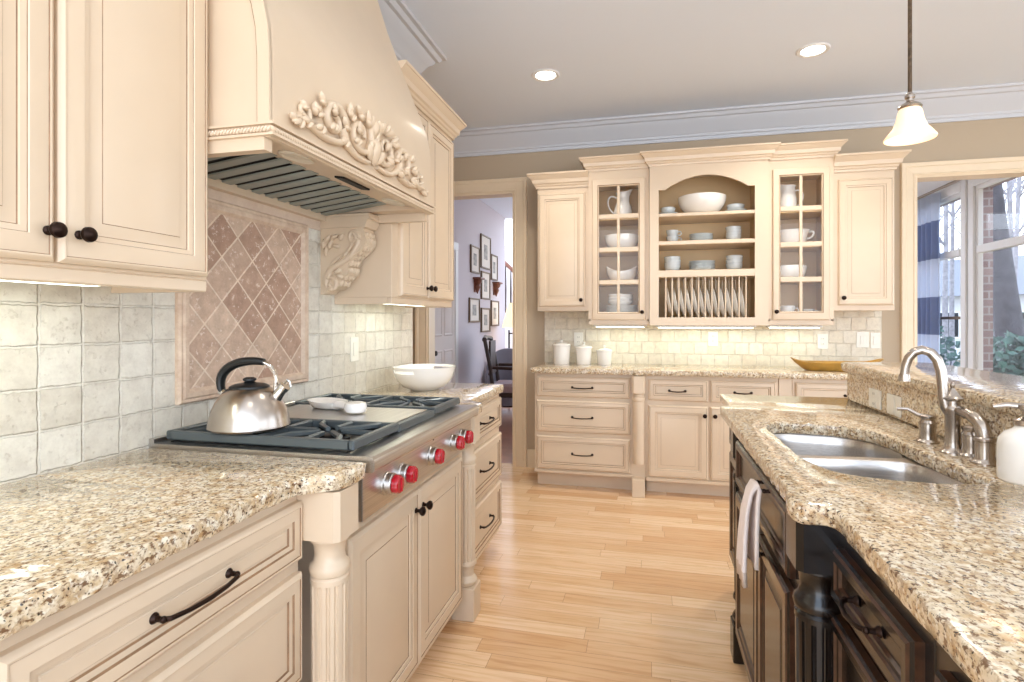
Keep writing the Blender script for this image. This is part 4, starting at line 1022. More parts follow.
# right glass cabinet
gx = 1.062
t = thing('jug', 'white jug, spout to the left, on the right glass cabinet\'s top shelf', 'pitcher', (gx-.045, DY, s1), 0)
m = MB(); rings = []
for r, z in [(.055, 0), (.058, .004), (.066, .04), (.064, .10), (.056, .15), (.054, .185), (.060, .2), (.056, .2), (.05, .17), (.058, .08), (.001, .01)]:
    k = max(0, (z-.14)/.06); rings.append([(r*math.cos(2*PI*j/n)*(1+.5*k*max(0, -math.cos(2*PI*j/n))**4), r*math.sin(2*PI*j/n), z+.02*k*max(0, -math.cos(2*PI*j/n))**3) for j in range(n)])
m.loft(rings); m.build('body', M['ceramic'], t, 50)
m = MB(); m.tube(bez((.054, 0, .165), (.13, 0, .19), (.12, 0, .06), (.064, 0, .05), 14), .0065, 10); m.build('handle', M['ceramic'], t)
t = thing('tureen', 'white two-handled tureen on the second shelf of the right glass cabinet', 'tureen', (gx-.01, DY, s2), 0)
bm_ = MB(); bm_.lathe([(.06, 0), (.066, 0), (.07, .01), (.095, .04), (.105, .09), (.122, .122), (.116, .124), (.098, .09), (.088, .045), (.001, .014)], n=36, sy=.8); bm_.build('body', M['ceramic'], t)
for sg in (-1, 1):
    m = MB(); m.tube(bez((sg*.112, 0, .108), (sg*.165, 0, .135), (sg*.155, 0, .06), (sg*.10, 0, .06), 10), .008, 10); m.build('handle', M['ceramic'], t)
one('bowl', bowl_mb(.118, .105, .6), M['ceramic'], 'deep white bowl on the third shelf of the right glass cabinet', 'bowl', (gx-.03, DY, s3))
one('saucer', plate_mb(.075), M['ceramic'], 'white saucer at the left of the bottom of the right glass cabinet', 'saucer', (gx-.05, DY-.03, sb))
one('cup', cup_mb(.052, .085), M['ceramic'], 'white cup on the saucer at the bottom of the right glass cabinet', 'cup', (gx-.05, DY-.03, sb+.009))
one('saucer', plate_mb(.07), M['ceramic'], 'white saucer at the right of the bottom of the right glass cabinet', 'saucer', (gx+.095, DY-.03, sb))
one('cup', cup_mb(.042, .06), M['ceramic'], 'small white cup at the right of the bottom of the right glass cabinet', 'cup', (gx+.095, DY-.03, sb+.009))
one('cup', cup_mb(.045, .075), M['ceramic'], 'white cup at the far left behind the pane of the right glass cabinet', 'cup', (gx-.142, DY+.06, sb))
# ================================================================== island
ES = M['sage']
DKD = [(0, 0, 0), (0, .013, 1), (.004, .018, 0), (.010, .021, 1), (.013, .0205, 0), (.038, .0205, 0), (.042, .0165, 1), (.054, .0145, 0), (.057, .008, 1), (.062, .008, 0), (.082, .0145, 0), (.085, .0160, 1)]
DKF = [(0, 0, 0), (0, .013, 1), (.004, .018, 0), (.010, .021, 1), (.013, .0205, 0), (.026, .0205, 0), (.029, .016, 1), (.035, .0145, 0), (.038, .009, 1), (.042, .009, 0)]
IB = .885   # plane of the granite upstand
def Il(y, xb=IB): return (xb, y, 0)
# near drawer units (front x = .362)
def isl_unit(name, label, yf, w, d, n):
    t = thing(name, label, 'cabinet', Il(yf), -90)
    body(t, w, d, .10, .876, ES); toe(t, w, d, .10, ES)
    return t
dn = IB-.382
t = isl_unit('island_cabinet', 'dark espresso island drawer unit beside the fluted island column', 1.275, .392, dn, 3)
for a, b in ((.712, .822), (.43, .682), (.14, .40)): front(t, 'drawer', .006, .365, a, b, -dn, DK, DKF, pull=(.185, (a+b)/2, .105))
t = isl_unit('island_cabinet', 'dark espresso island cabinet at the near end, cut by the bottom of the picture', .880, .70, dn, 3)
for a, b in ((.712, .822), (.43, .682), (.14, .40)): front(t, 'drawer', .035, .665, a, b, -dn, DK, DKF, pull=(.35, (a+b)/2, .105))
# sink unit, hollow
ds = IB-.327
t = thing('island_cabinet', 'dark espresso island sink cabinet with a towel on its drawer pull', 'cabinet', Il(2.215), -90)
w = .885
m = MB(); m.box(0, .02, -ds, 0, .13, .876); m.box(w-.02, w, -ds, 0, .13, .876); m.box(.02, w-.02, -ds, -.02, .13, .15); m.box(.02, w-.02, -.02, 0, .13, .876)
m.box(.02, w-.02, -ds, -ds+.018, .15, .876); m.build('body', ES, t)
toe(t, w, ds-.02, .13, ES)
front(t, 'drawer', .055, .825, .690, .846, -ds, DK, DKF, pull=(.592, .832, .085))
front(t, 'door', .055, .470, .145, .660, -ds, DK, DKD, knob=(.445, .615)); front(t, 'door', .478, .825, .145, .660, -ds, DK, DKD, knob=(.505, .615))
# far unit
df = IB-.395
t = thing('island_cabinet', 'dark espresso cabinet at the far end of the island', 'cabinet', Il(2.86), -90)
body(t, .635, df, .13, .876, ES); toe(t, .635, df-.03, .13, ES)
front(t, 'door', .03, .52, .16, .66, -df, DK, DKD, knob=(.49, .60)); front(t, 'drawer', .03, .52, .69, .846, -df, DK, DKF, pull=(.275, .768, .105))
column('island_column', 'dark fluted island column at the near corner of the sink cabinet', 'column', (.350, 1.302, 0), -90, .874, ES, .045, 14, zb=.765)
column('island_column', 'dark turned island column at the far corner of the sink cabinet', 'column', (.352, 2.262, 0), -90, .874, ES, .036, 14, zb=.765)
# bar wall behind the upstand
m = MB(); m.box(.905, 1.02, -.2, 2.84, 0, 1.045); o = m.build('bar_wall', ES, None); tag(o, 'dark half wall carrying the raised granite bar', 'half wall')
# worktop with sink cut-out
sink = [(.388, 2.02), (.392, 1.90), (.394, 1.64), (.412, 1.545), (.440, 1.483), (.50, 1.450), (.57, 1.436), (.64, 1.436), (.70, 1.447), (.742, 1.470), (.752, 1.51), (.744, 1.64), (.733, 1.78), (.728, 1.95), (.712, 2.04), (.68, 2.09), (.63, 2.128), (.53, 2.150), (.45, 2.145), (.41, 2.11)]
def smooth_loop(P, k=6):
    o = []; n = len(P)
    for i in range(n):
        p0, p1, p2, p3 = [Vector(P[(i+d) % n]) for d in (-1, 0, 1, 2)]
        for j in range(k):
            t_ = j/k; o.append(tuple(.5*((2*p1)+(-p0+p2)*t_+(2*p0-5*p1+4*p2-p3)*t_*t_+(-p0+3*p1-3*p2+p3)*t_**3)))
    return o
def area(P): return sum(P[i][0]*P[(i+1) % len(P)][1]-P[(i+1) % len(P)][0]*P[i][1] for i in range(len(P)))/2
SK = smooth_loop(sink)
if area(SK) < 0: SK = SK[::-1]
xn = .343; xb = .290
out = [(xn, -.2), (.903, -.2), (.903, 2.905)] + [(xn+.0, 2.905), (xn-.005, 2.53), (xb+.01, 2.50)] + [(xb+.002, 2.48), (xb+.002, 1.36)] + [tuple(p[:2]) for p in bez((xb, 1.30, 0), (xb-.018, 1.27, 0), (xb-.02, 1.205, 0), (xb+.01, 1.20, 0), 8)] + [tuple(p[:2]) for p in bez((xb+.02, 1.20, 0), (xn-.005, 1.205, 0), (xn+.012, 1.20, 0), (xn+.004, 1.12, 0), 8)]
if area(out) < 0: out = out[::-1]
m = MB(); m.slab(out, GB, GT, holes=[SK], jit=.0012, r=.006); o = m.build('island_worktop', M['granite'], None, 40); tag(o, 'speckled cream granite island worktop around the sink', 'worktop')
m = MB(); m.box(.884, .904, -.2, 2.85, .918, 1.046, .003); o = m.build('bar_upstand', M['granite'], None, 40); tag(o, 'upright granite band between island worktop and raised bar', 'upstand')
out = [(.866, -.2), (1.275, -.2)] + rnd_corner((1.275, 2.98), (1.275, 2.0), (.9, 2.98), .10) + rnd_corner((.866, 2.90), (1.2, 2.97), (.866, 2.0), .03)
if area(out) < 0: out = out[::-1]
m = MB(); m.slab(out, 1.046, 1.084, jit=.0022, r=.008); o = m.build('bar_counter', M['granite'], None, 40); tag(o, 'raised granite bar top reflecting the window', 'bar top')
# outlets on the upstand (face -x)
outlet('cream outlet plate on the granite upstand, farther from the faucet', (.884, 2.515, .966), -90, w=.115, hgt=.075)
outlet('cream switch plate on the granite upstand, nearer to the faucet', (.884, 2.338, .966), -90, w=.115, hgt=.075, kind='switch')
# sink
t = thing('sink', 'stainless steel double-bowl undermount sink in the island worktop', 'sink', (0, 0, 0))
def bowl_loop(P, z0, depth, name):
    if area(P) < 0: P = P[::-1]
    c = Vector((sum(p[0] for p in P)/len(P), sum(p[1] for p in P)/len(P)))
    def ins(k): # shrink towards centre by distance
        o = []
        for i in range(len(P)):
            tt = (Vector(P[(i+1) % len(P)])-Vector(P[i-1])).normalized(); nn = Vector((tt.y, -tt.x)); q = Vector(P[i])-nn*k; o.append((q.x, q.y))
        return o
    m = MB(); L_ = [(0, 0), (.004, -.006), (.008, -.03), (.012, -depth+.05), (.02, -depth+.02), (.04, -depth+.004), (.055, -depth)]
    rings = [[(x, y, z0+dz) for x, y in ins(k)] for k, dz in L_]
    m.loft(rings, True, False, True)
    out_ = [[(x, y, z0+dz) for x, y in ins(k-.004)] for k, dz in [(0, 0), (.012, -depth+.03), (.05, -depth-.004)]]
    m.loft(out_, True, False, True)
    o = m.build(name, M['steel'], t, 50)
    m = MB(); m.lathe([(.0, -.001), (.028, -.001), (.040, .001), (.042, .003), (.034, .004), (.030, .0), (.0, -.0005)], c=(c.x, c.y, z0-depth+.002), n=28); m.build('drain', M['chrome'], o)
    return o
far = smooth_loop([(.380, 2.02), (.383, 1.93), (.390, 1.865), (.42, 1.835), (.50, 1.832), (.60, 1.845), (.69, 1.85), (.728, 1.875), (.738, 1.95), (.722, 2.045), (.69, 2.10), (.635, 2.136), (.53, 2.158), (.45, 2.153), (.403, 2.118)], 5)
near = smooth_loop([(.386, 1.74), (.386, 1.64), (.404, 1.54), (.435, 1.476), (.50, 1.442), (.57, 1.428), (.64, 1.428), (.705, 1.439), (.748, 1.464), (.760, 1.51), (.752, 1.64), (.742, 1.745), (.715, 1.795), (.66, 1.81), (.55, 1.803), (.45, 1.795), (.405, 1.785)], 5)
bowl_loop(far, GB-.0015, .19, 'basin'); bowl_loop(near, GB-.0015, .17, 'basin')
m = MB(); rim = [(x*1.0, y) for x, y in SK]
cx_, cy_ = .57, 1.79
bm = bmesh.new(); es = []
for P_ in ([(cx_+(x-cx_)*1.06, cy_+(y-cy_)*1.035) for x, y in SK], far, near):
    vs = [bm.verts.new((x, y, GB-.0015)) for x, y in P_]
    for i in range(len(vs)): es.append(bm.edges.new((vs[i], vs[(i+1) % len(vs)])))
bmesh.ops.triangle_fill(bm, edges=es, use_beauty=True); bm.verts.index_update()
m.add([v.co[:] for v in bm.verts], [tuple(v.index for v in f.verts) for f in bm.faces]); bm.free(); m.build('rim_flange', M['steel'], t)
# faucet
t = thing('faucet', 'brushed nickel gooseneck faucet with bell cap and finial behind the sink', 'faucet', (.806, 1.765, GT), 0)
m = MB(); m.lathe([(.030, 0), (.030, .004), (.024, .010), (.019, .018), (.0175, .03), (.0175, .105), (.020, .112), (.020, .122), (.0165, .128), (.0165, .142)], n=32); m.build('body', M['nickel'], t)
m = MB(); m.lathe([(.0165, .142), (.024, .146), (.026, .150), (.020, .154), (.012, .165), (.007, .172), (.004, .177), (.006, .182), (.006, .187), (.003, .192), (0, .194)], n=28); m.build('bell_cap', M['nickel'], t)
dv = Vector((-.94, .34, 0)).normalized()
pts = [(0, 0, .098), (-.012, 0, .102)]
sp = [Vector((0, 0, .105))+dv*.006] + [p for p in (Vector((0, 0, 0))+dv*a+Vector((0, 0, z)) for a, z in ((.016, .125), (.020, .150), (.022, .19), (.025, .222), (.033, .252), (.048, .272), (.067, .279), (.085, .272), (.098, .254), (.105, .230), (.108, .205)))]
m = MB(); m.tube(sp, [.012, .013, .013, .013, .013, .0128, .0125, .0122, .012, .0118, .0115, .0115], 18)
e_ = sp[-1]; m.tube([e_+Vector((0, 0, .004)), e_-Vector((0, 0, .004)), e_-Vector((0, 0, .016))], [.0125, .0145, .0145], 18); m.build('spout', M['nickel'], t)
# lever handles
def lever(label, x, y, dx, dy, long=.07):
    t = thing('tap_lever', label, 'tap lever', (x, y, GT), 0)
    m = MB(); m.lathe([(.029, 0), (.029, .004), (.023, .010), (.020, .03), (.0225, .05), (.022, .052), (.0225, .058), (.018, .066), (.021, .072), (.021, .078), (.010, .082), (0, .083)], n=32); m.build('base', M['nickel'], t)
    m = MB(); m.tube([(0, 0, .072), (dx*.3, dy*.3, .078), (dx*.65, dy*.65, .093), (dx, dy, .092)], [.009, .0065, .0055, .0065], 12); m.build('lever', M['nickel'], t)
lever('brushed nickel lever handle between the gooseneck spout and the granite upstand outlets', .806, 1.905, -.066, .035)
lever('brushed nickel handle base just behind the gooseneck faucet', .835, 1.735, .055, .02)
t = thing('side_sprayer', 'curved brushed nickel side tap arching into a flanged base beside the gooseneck', 'side tap', (.824, 1.652, GT), 0)
m = MB(); m.lathe([(.030, 0), (.030, .004), (.023, .010), (.020, .016), (.020, .056), (.023, .058), (.023, .064), (.019, .068)], n=32); m.build('base', M['nickel'], t)
m = MB(); m.tube([(p.x, p.y, p.z) for p in bez((0, 0, .066), (-.003, .005, .105), (-.006, .03, .115), (-.010, .095, .118), 14)], [.017]*5+[.0155]*5+[.0135]*5, 16); m.build('arm', M['nickel'], t)
# soap dispenser
t = thing('soap_dispenser', 'white ceramic soap bottle with nickel pump at the right edge of the worktop', 'soap dispenser', (.822, 1.488, GT), 0)
m = MB(); m.lathe([(.046, 0), (.050, .004), (.051, .01), (.051, .082), (.048, .096), (.038, .110), (.024, .118), (.021, .122), (.021, .128), (0, .128)], n=44); m.build('bottle', M['ceramic'], t)
m = MB(); m.lathe([(.023, .126), (.023, .138), (.012, .142), (.008, .146), (.008, .160), (.016, .163), (.016, .172), (0, .174)], n=24); m.tube([(0, 0, .168), (-.03, .012, .170), (-.052, .022, .164)], [.0075, .006, .005], 10); m.build('pump', M['nickel'], t)
# towel over the sink cabinet pull (bar at x ~ .287, y 1.58-1.66)
n = 22; prof = []
X0 = IB-ds-.0115-.035     # bar centre
zt = .832
pl = [(.000, zt-.245), (-.003, zt-.12), (.000, zt-.03), (.004, zt-.006), (.0, zt+.010)]
xs = []
path = [(X0-.034, zt-.25), (X0-.036, zt-.21), (X0-.032, zt-.13), (X0-.027, zt-.06), (X0-.018, zt-.01), (X0-.006, zt+.013), (X0+.003, zt+.013), (X0+.009, zt), (X0+.004, zt-.04), (X0+.0, zt-.12), (X0-.002, zt-.20)]
m = MB(); rings = []
for k, (x, z) in enumerate(path):
    ring = []; fr = 1 if k < 5 else .35
    wd = .038+.022*min(1, abs(zt-z)/.2)
    for j in range(n+1):
        u = j/n; y = 1.618+(u-.5)*2*wd; wv = .006*fr*math.sin(u*9+.6)*min(1, .3+abs(zt-z)/.12)
        ring.append((x-abs(wv)*1.2 if k < 5 else x, y, z+.003*math.sin(u*5)))
    rings.append(ring)
m.loft(rings, False, False, False)
m.mi = 0
# beige woven band near the hem
m.m = [1 if (i//n) == 0 else 0 for i in range(len(m.f))]
o = m.build('hand_towel', [M['towel'], M['towelband']], None, 60); tag(o, 'pinkish white linen hand towel hanging from the dark island drawer pull', 'towel')
md = o.modifiers.new('thick', 'SOLIDIFY'); md.thickness = .010; md.offset = -1
# pendant
t = thing('pendant_light', 'hanging pendant lamp with bell-shaped alabaster glass shade above the island', 'pendant lamp', (1.045, 2.62, 2.005), 0)
m = MB(); m.lathe([(.094, .022), (.098, .018), (.100, .024), (.084, .046), (.066, .068), (.054, .10), (.047, .135), (.036, .158), (.022, .168), (.018, .168), (.030, .155), (.041, .132), (.049, .097), (.062, .064), (.080, .042)], n=48, cap0=False, cap1=False)
m.f += [tuple((14*48+j, 14*48+(j+1) % 48, (j+1) % 48, j)) for j in range(48)]; m.m += [0]*48
m.v = [(x*.92, y*.92, z*.95) for x, y, z in m.v]
m.build('glass_shade', M['pendglass'], t, 60)
m = MB(); m.lathe([(.042, .148), (.047, .156), (.040, .166), (.022, .176), (.014, .182), (.014, .190), (.020, .196), (.020, .206), (.012, .214), (.009, .22)], n=32); m.v = [(x*.92, y*.92, z*.95) for x, y, z in m.v]; m.build('cap', M['nickel'], t)
m = MB()
m.tube([(0, 0, .20), (0, 0, CZ-1.993-.02)], .0075, 12); m.build('rod', M['brass'], t)
m = MB(); m.lathe([(.012, -.035), (.03, -.028), (.058, -.012), (.062, 0)], c=(0, 0, CZ-1.993), n=32); m.build('canopy', M['brass'], t)
m = MB(); m.ball((0, 0, .085), (.026, .026, .034), 16, 10); m.build('bulb', M['lamp'], t)
# ================================================================== hall through the doorway
HX = -2.24
def picture(y0, y1, z0, z1, label):
    t = thing('picture_frame', label, 'picture', (HX, y0, z0), 90, 'framed prints on the lavender hall wall')
    w, h = y1-y0, z1-z0; f = .022
    m = MB()
    m.box(0, w, -.025, 0, 0, f, .004); m.box(0, w, -.025, 0, h-f, h, .004); m.box(0, f, -.025, 0, f, h-f, .004); m.box(w-f, w, -.025, 0, f, h-f, .004); m.build('frame', M['frame'], t)
    m = MB(); m.box(f, w-f, -.012, -.004, f, h-f); m.build('mount', M['mat'], t)
    m = MB(); m.box(w*.32, w*.68, -.014, -.0125, h*.28, h*.72); m.build('print', M['print'], t)
picture(7.36, 7.84, 2.00, 2.47, 'framed print at the top of the hall wall group')
picture(6.91, 7.29, 1.90, 2.26, 'upper left framed print of the hall wall group, above the left wall bracket')
picture(7.88, 8.22, 1.87, 2.25, 'upper right framed print of the hall wall group, above the right wall bracket')
picture(7.38, 7.81, 1.57, 1.96, 'framed print in the middle of the hall wall group between the brackets')
picture(6.85, 7.29, 1.25, 1.57, 'lower left framed print of the hall wall group, below the left wall bracket')
picture(7.88, 8.30, 1.19, 1.57, 'lower right framed print of the hall wall group, below the right wall bracket')
picture(7.38, 7.81, 1.11, 1.45, 'lowest framed print of the hall wall group')
def bracket(y, label):
    t = thing('wall_bracket', label, 'wall bracket', (HX, y, 1.80), 90, 'carved wood brackets on the hall wall')
    m = MB(); m.box(-.10, .10, -.11, 0, .02, .045, .006); m.build('shelf', M['redwood'], t)
    m = MB(); m.lathe([(.07, .02), (.06, -.02), (.035, -.05), (.045, -.08), (.02, -.13), (.005, -.17)], c=(0, -.035, 0), n=16); m.box(-.05, .05, -.012, 0, -.15, .02, .004); m.build('scroll', M['redwood'], t)
bracket(7.13, 'small carved wood bracket left of the middle hall print')
bracket(8.08, 'small carved wood bracket right of the middle hall print')
# armchair
t = thing('armchair', 'dark wood open armchair with mauve seat in the hall beyond the doorway', 'chair', (-1.60, 6.85, 0), 97)
m = MB(); m.prism([(-.27, .40), (.27, .40), (.27, .47), (.24, .50), (-.24, .50), (-.27, .47)], 'y', -.26, .26); m.build('seat', M['pinkfab'], t)
m = MB(); m.box(-.29, .29, -.28, .28, .34, .40, .006); m.build('seat_rail', M['darkwood'], t)
for sx in (-1, 1):
    m = MB(); m.tube([(sx*.26, -.26, .36), (sx*.265, -.27, .18), (sx*.26, -.26, 0)], [.028, .024, .018], 10); m.build('leg', M['darkwood'], t)
    m = MB(); m.tube([(sx*.25, .26, .36), (sx*.25, .30, .16), (sx*.25, .34, 0)], [.028, .024, .018], 10); m.build('leg', M['darkwood'], t)
    m = MB(); m.tube([(sx*.27, -.22, .40), (sx*.29, -.2, .55), (sx*.29, -.20, .66), (sx*.28, -.05, .69), (sx*.26, .27, .70)], [.02, .018, .022, .022, .02], 10); m.build('arm', M['darkwood'], t)
m = MB()
for sx in (-1, 1): m.tube([(sx*.25, .26, .38), (sx*.25, .30, .70), (sx*.25, .37, 1.05)], [.026, .024, .024], 10)
m.tube([(-.26, .37, 1.04), (0, .40, 1.06), (.26, .37, 1.04)], .03, 10); m.tube([(-.25, .31, .62), (.25, .31, .62)], .018, 8)
m.tube([(-.25, .34, .84), (.25, .34, .84)], .016, 8); m.build('back_frame', M['darkwood'], t)
m = MB(); m.prism([(-.21, .60), (.21, .60), (.21, 1.02), (-.21, 1.02)], 'y', .30, .325); m.build('back_pad', M['darkwood'], t)
# grey tub chair behind it
t = thing('tub_chair', 'grey upholstered round-backed chair behind the dark armchair in the hall', 'chair', (-1.915, 7.58, 0), 10); t.scale = (.8, .8, .95)
m = MB()
rings = []
for z, k in ((.12, .92), (.16, .98), (.40, 1.0), (.44, .96)): rings.append([(k*.33*math.cos(2*PI*j/28), k*.33*math.sin(2*PI*j/28), z) for j in range(28)])
m.loft(rings); m.build('seat', M['greyfab'], t, 50)
m = MB(); rings = []
for a in range(-20, 201, 10):
    c, s = math.cos(R(a)), math.sin(R(a)); top = .60+.32*max(0, math.sin(R(a)))**.7
    rings.append([(c*.27, s*.27, .30), (c*.36, s*.36, .30), (c*.37, s*.37, top-.03), (c*.345, s*.345, top), (c*.30, s*.30, top), (c*.28, s*.28, top-.03)])
m.loft(rings); m.build('backrest', M['greyfab'], t, 50)
for a in (45, 135, 225, 315):
    m = MB(); m.tube([(.24*math.cos(R(a)), .24*math.sin(R(a)), .14), (.26*math.cos(R(a)), .26*math.sin(R(a)), 0)], [.02, .014], 8); m.build('leg', M['darkwood'], t)
# floor lamp
t = thing('floor_lamp', 'lit swing-arm floor lamp with cream shade beside the hall chairs', 'lamp', (-2.02, 8.13, 0), 0)
m = MB(); m.lathe([(.15, 0), (.15, .015), (.03, .03), (.012, .05)], n=28); m.build('base', M['bronze'], t)
m = MB(); m.tube([(0, 0, .03), (0, 0, 1.13)], .013, 10); m.tube([(0, 0, 1.08), (.13, -.02, 1.08)], .010, 8); m.build('pole', M['bronze'], t)
m = MB(); m.tube([(.13, -.02, 1.06), (.13, -.02, 1.28)], .012, 8); m.build('arm', M['bronze'], t)
m = MB(); m.lathe([(.225, 1.17), (.227, 1.17), (.132, 1.53), (.130, 1.53)], c=(.13, -.02, 0), n=36, cap0=False, cap1=False); m.f += [(3*36+j, 3*36+(j+1) % 36, (j+1) % 36, j) for j in range(36)]; m.m += [0]*36
m.build('lamp_shade', M['lampshade'], t, 60)
m = MB(); m.ball((.13, -.02, 1.36), .035, 12, 8); m.build('bulb', M['lamp'], t)
# side table with framed photograph
t = thing('side_table', 'small dark side table beside the hall floor lamp', 'table', (-1.72, 8.60, 0), 0)
m = MB(); m.lathe([(.24, .62), (.25, .63), (.25, .655), (.24, .66), (0, .66)], n=32); m.build('tabletop', M['redwood'], t)
m = MB(); m.lathe([(.03, .62), (.02, .5), (.035, .4), (.02, .3), (.03, .18), (.04, .14)], n=20); m.build('pedestal', M['darkwood'], t)
for a in (90, 210, 330):
    m = MB(); m.tube([(.02*math.cos(R(a)), .02*math.sin(R(a)), .2), (.12*math.cos(R(a)), .12*math.sin(R(a)), .12), (.22*math.cos(R(a)), .22*math.sin(R(a)), .012)], [.02, .018, .012], 8); m.build('leg', M['darkwood'], t)
t = thing('photo_frame', 'bronze standing photo frame on the hall side table', 'photo frame', (-1.90, 8.60, .66), 0)
m = MB(); h_, w_, f = .30, .22, .025
for b in ((-w_/2, w_/2, 0, f), (-w_/2, w_/2, h_-f, h_), (-w_/2, -w_/2+f, f, h_-f), (w_/2-f, w_/2, f, h_-f)): m.box(b[0], b[1], -.01, .01, b[2], b[3], .003)
m.tube([(0, .01, .2), (0, .10, .004)], .006, 6); m.build('frame', M['frame'], t)
m = MB(); m.box(-w_/2+f, w_/2-f, -.004, .006, f, h_-f); m.build('photo', M['greyfab'], t)
# stair railing
t = thing('stair_railing', 'dark wood stair railing with slim balusters at the end of the hall', 'railing', (-2.56, 9.75, 0), 0)
m = MB(); a, b = (-.45, 0, 2.78), (.75, 0, 1.66); m.tube([a, (-.2, 0, 2.55), (.4, 0, 1.99), b], [.035]*4, 10); m.build('handrail', M['redwood'], t)
for i in range(12):
    x = -.40+i*.095; zt_ = 2.78-(x+.45)*.9333
    m = MB(); m.lathe([(.014, 0), (.014, .15), (.022, .25), (.012, .4), (.012, zt_-1.4+.4)], c=(x, 0, zt_-.86), n=10) if False else m.tube([(x, 0, zt_), (x, 0, zt_-.45), (x, 0, zt_-.88)], [.011, .018, .012], 8)
    m.build('baluster', M['darkwood'], t)
m = MB(); m.prism([(-.6, 2.04), (.9, .64), (.9, .44), (-.6, 1.84)], 'y', -.04, .04); m.build('stringer', M['hallwhite'], t)
m = MB(); m.box(.74, .84, -.05, .05, 0, 1.78, .01); m.ball((.79, 0, 1.83), .06, 14, 8); m.build('newel_post', M['darkwood'], t)
# ================================================================== breakfast room and outdoors
m = MB(); rings = []; n = 60
y0, y1 = 6.46, 7.14
for z in (.06, .8, 1.6, 2.2, 2.56):
    rings.append([(WX-.075+.028*math.sin(j/n*PI*13)+.006*math.sin(z*5+j*.4), y0+(y1-y0)*j/n, z) for j in range(n+1)])
m.loft(rings, False, False, False); t = thing('curtain', 'blue and white banded curtain hanging beside the breakfast room window', 'curtain', (0, 0, 0))
o = m.build('cloth', M['curtain'], t, 60); md = o.modifiers.new('thick', 'SOLIDIFY'); md.thickness = .004
m = MB(); m.tube([(WX-.075, 4.95, 2.59), (WX-.075, 7.25, 2.59)], .014, 12); m.ball((WX-.075, 7.27, 2.59), .03, 12, 8)
for y in (5.6, 7.2): m.tube([(WX-.075, y, 2.59), (WX-.001, y, 2.60)], .008, 8)
o = m.build('curtain_rod', M['frame'], None); tag(o, 'slim dark curtain rod above the breakfast room windows', 'curtain rod')
m = MB(); m.box(WX+.2, 40, -3, 60, -.9, -.6); struct('ground', m, M['ground'])
rnd = random.Random(11)
def tree(label, x, y, h, r, lean=(0, 0), mat='bark2', nb=7, name='bare_tree', group=None):
    t = thing(name, label, 'tree', (x, y, -.62), 0, group)
    m = MB(); k = 8
    pts = [(lean[0]*i/k+.04*r*10*rnd.uniform(-.3, .3)*(i > 0), lean[1]*i/k+.04*r*10*rnd.uniform(-.3, .3)*(i > 0), h*i/k) for i in range(k+1)]
    m.tube(pts, [r*(1-.7*i/k)+(.25*r if i == 0 else 0) for i in range(k+1)], 10); m.build('trunk', M[mat], t, 60)
    m = MB()
    for b in range(nb):
        i = rnd.randrange(3, k); p = Vector(pts[i]); a = rnd.uniform(0, 2*PI); l = h*rnd.uniform(.10, .22)
        q = p+Vector((math.cos(a)*l*.6, math.sin(a)*l*.6, l*.7)); e = q+Vector((math.cos(a+.4)*l*.5, math.sin(a+.4)*l*.5, l*.6))
        m.tube([p, q, e], [r*.28, r*.16, r*.05], 6)
        for s in range(9):
            w_ = q+(e-q)*rnd.random(); m.tube([w_, w_+Vector((rnd.uniform(-.5, .5), rnd.uniform(-.5, .5), rnd.uniform(.1, .6)))*l*.6], [r*.07, r*.02], 4)
    m.build('branches', M[mat], t, 60)
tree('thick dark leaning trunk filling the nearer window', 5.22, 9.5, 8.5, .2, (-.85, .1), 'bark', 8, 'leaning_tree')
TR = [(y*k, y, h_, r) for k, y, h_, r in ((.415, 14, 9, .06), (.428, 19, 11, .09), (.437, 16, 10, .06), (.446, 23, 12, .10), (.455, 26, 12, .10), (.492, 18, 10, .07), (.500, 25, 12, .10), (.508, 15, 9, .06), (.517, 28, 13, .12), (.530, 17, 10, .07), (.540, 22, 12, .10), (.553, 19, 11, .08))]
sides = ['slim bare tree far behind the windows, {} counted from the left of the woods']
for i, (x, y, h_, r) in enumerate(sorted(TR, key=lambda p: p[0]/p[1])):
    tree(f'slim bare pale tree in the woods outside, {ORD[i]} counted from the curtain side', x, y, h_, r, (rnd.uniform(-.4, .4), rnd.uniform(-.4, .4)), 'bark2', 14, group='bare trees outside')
def shrub(label, x, y, r, h_, n):
    t = thing('shrub', label, 'shrub', (x, y, -.62), 0, 'shrubs outside the windows')
    m = MB()
    for i in range(n):
        a, u = rnd.uniform(0, 2*PI), rnd.random(); ph = rnd.uniform(-.1, 1)*PI/2; k = rnd.uniform(.55, 1)
        p = Vector((math.cos(a)*math.cos(ph)*r*k, math.sin(a)*math.cos(ph)*r*k, max(.03, math.sin(ph)*h_*k)))
        d_ = Vector((rnd.uniform(-1, 1), rnd.uniform(-1, 1), rnd.uniform(-.3, 1))).normalized(); s_ = d_.orthogonal().normalized(); l, w_ = rnd.uniform(.08, .16), rnd.uniform(.03, .06)
        m.add([p, p+d_*l*.5+s_*w_, p+d_*l, p+d_*l*.5-s_*w_], [(0, 1, 2, 3)])
    m.build('foliage', M['leaf'], t, 0)
    m = MB()
    for i in range(5):
        a = rnd.uniform(0, 2*PI); m.tube([(0, 0, 0), (math.cos(a)*r*.3, math.sin(a)*r*.3, h_*.4), (math.cos(a)*r*.6, math.sin(a)*r*.6, h_*.75)], [.025, .018, .008], 6)
    m.build('stems', M['bark'], t)
shrub('dense green shrub outside the nearer window, beside the leaning trunk', 4.35, 8.1, .85, 1.7, 1500)
shrub('green shrub behind the leaning trunk outside the nearer window', 5.85, 10.8, .8, 1.9, 1100)
shrub('green shrub seen low through the far window by the curtain', 4.35, 10.0, .7, 1.75, 900)
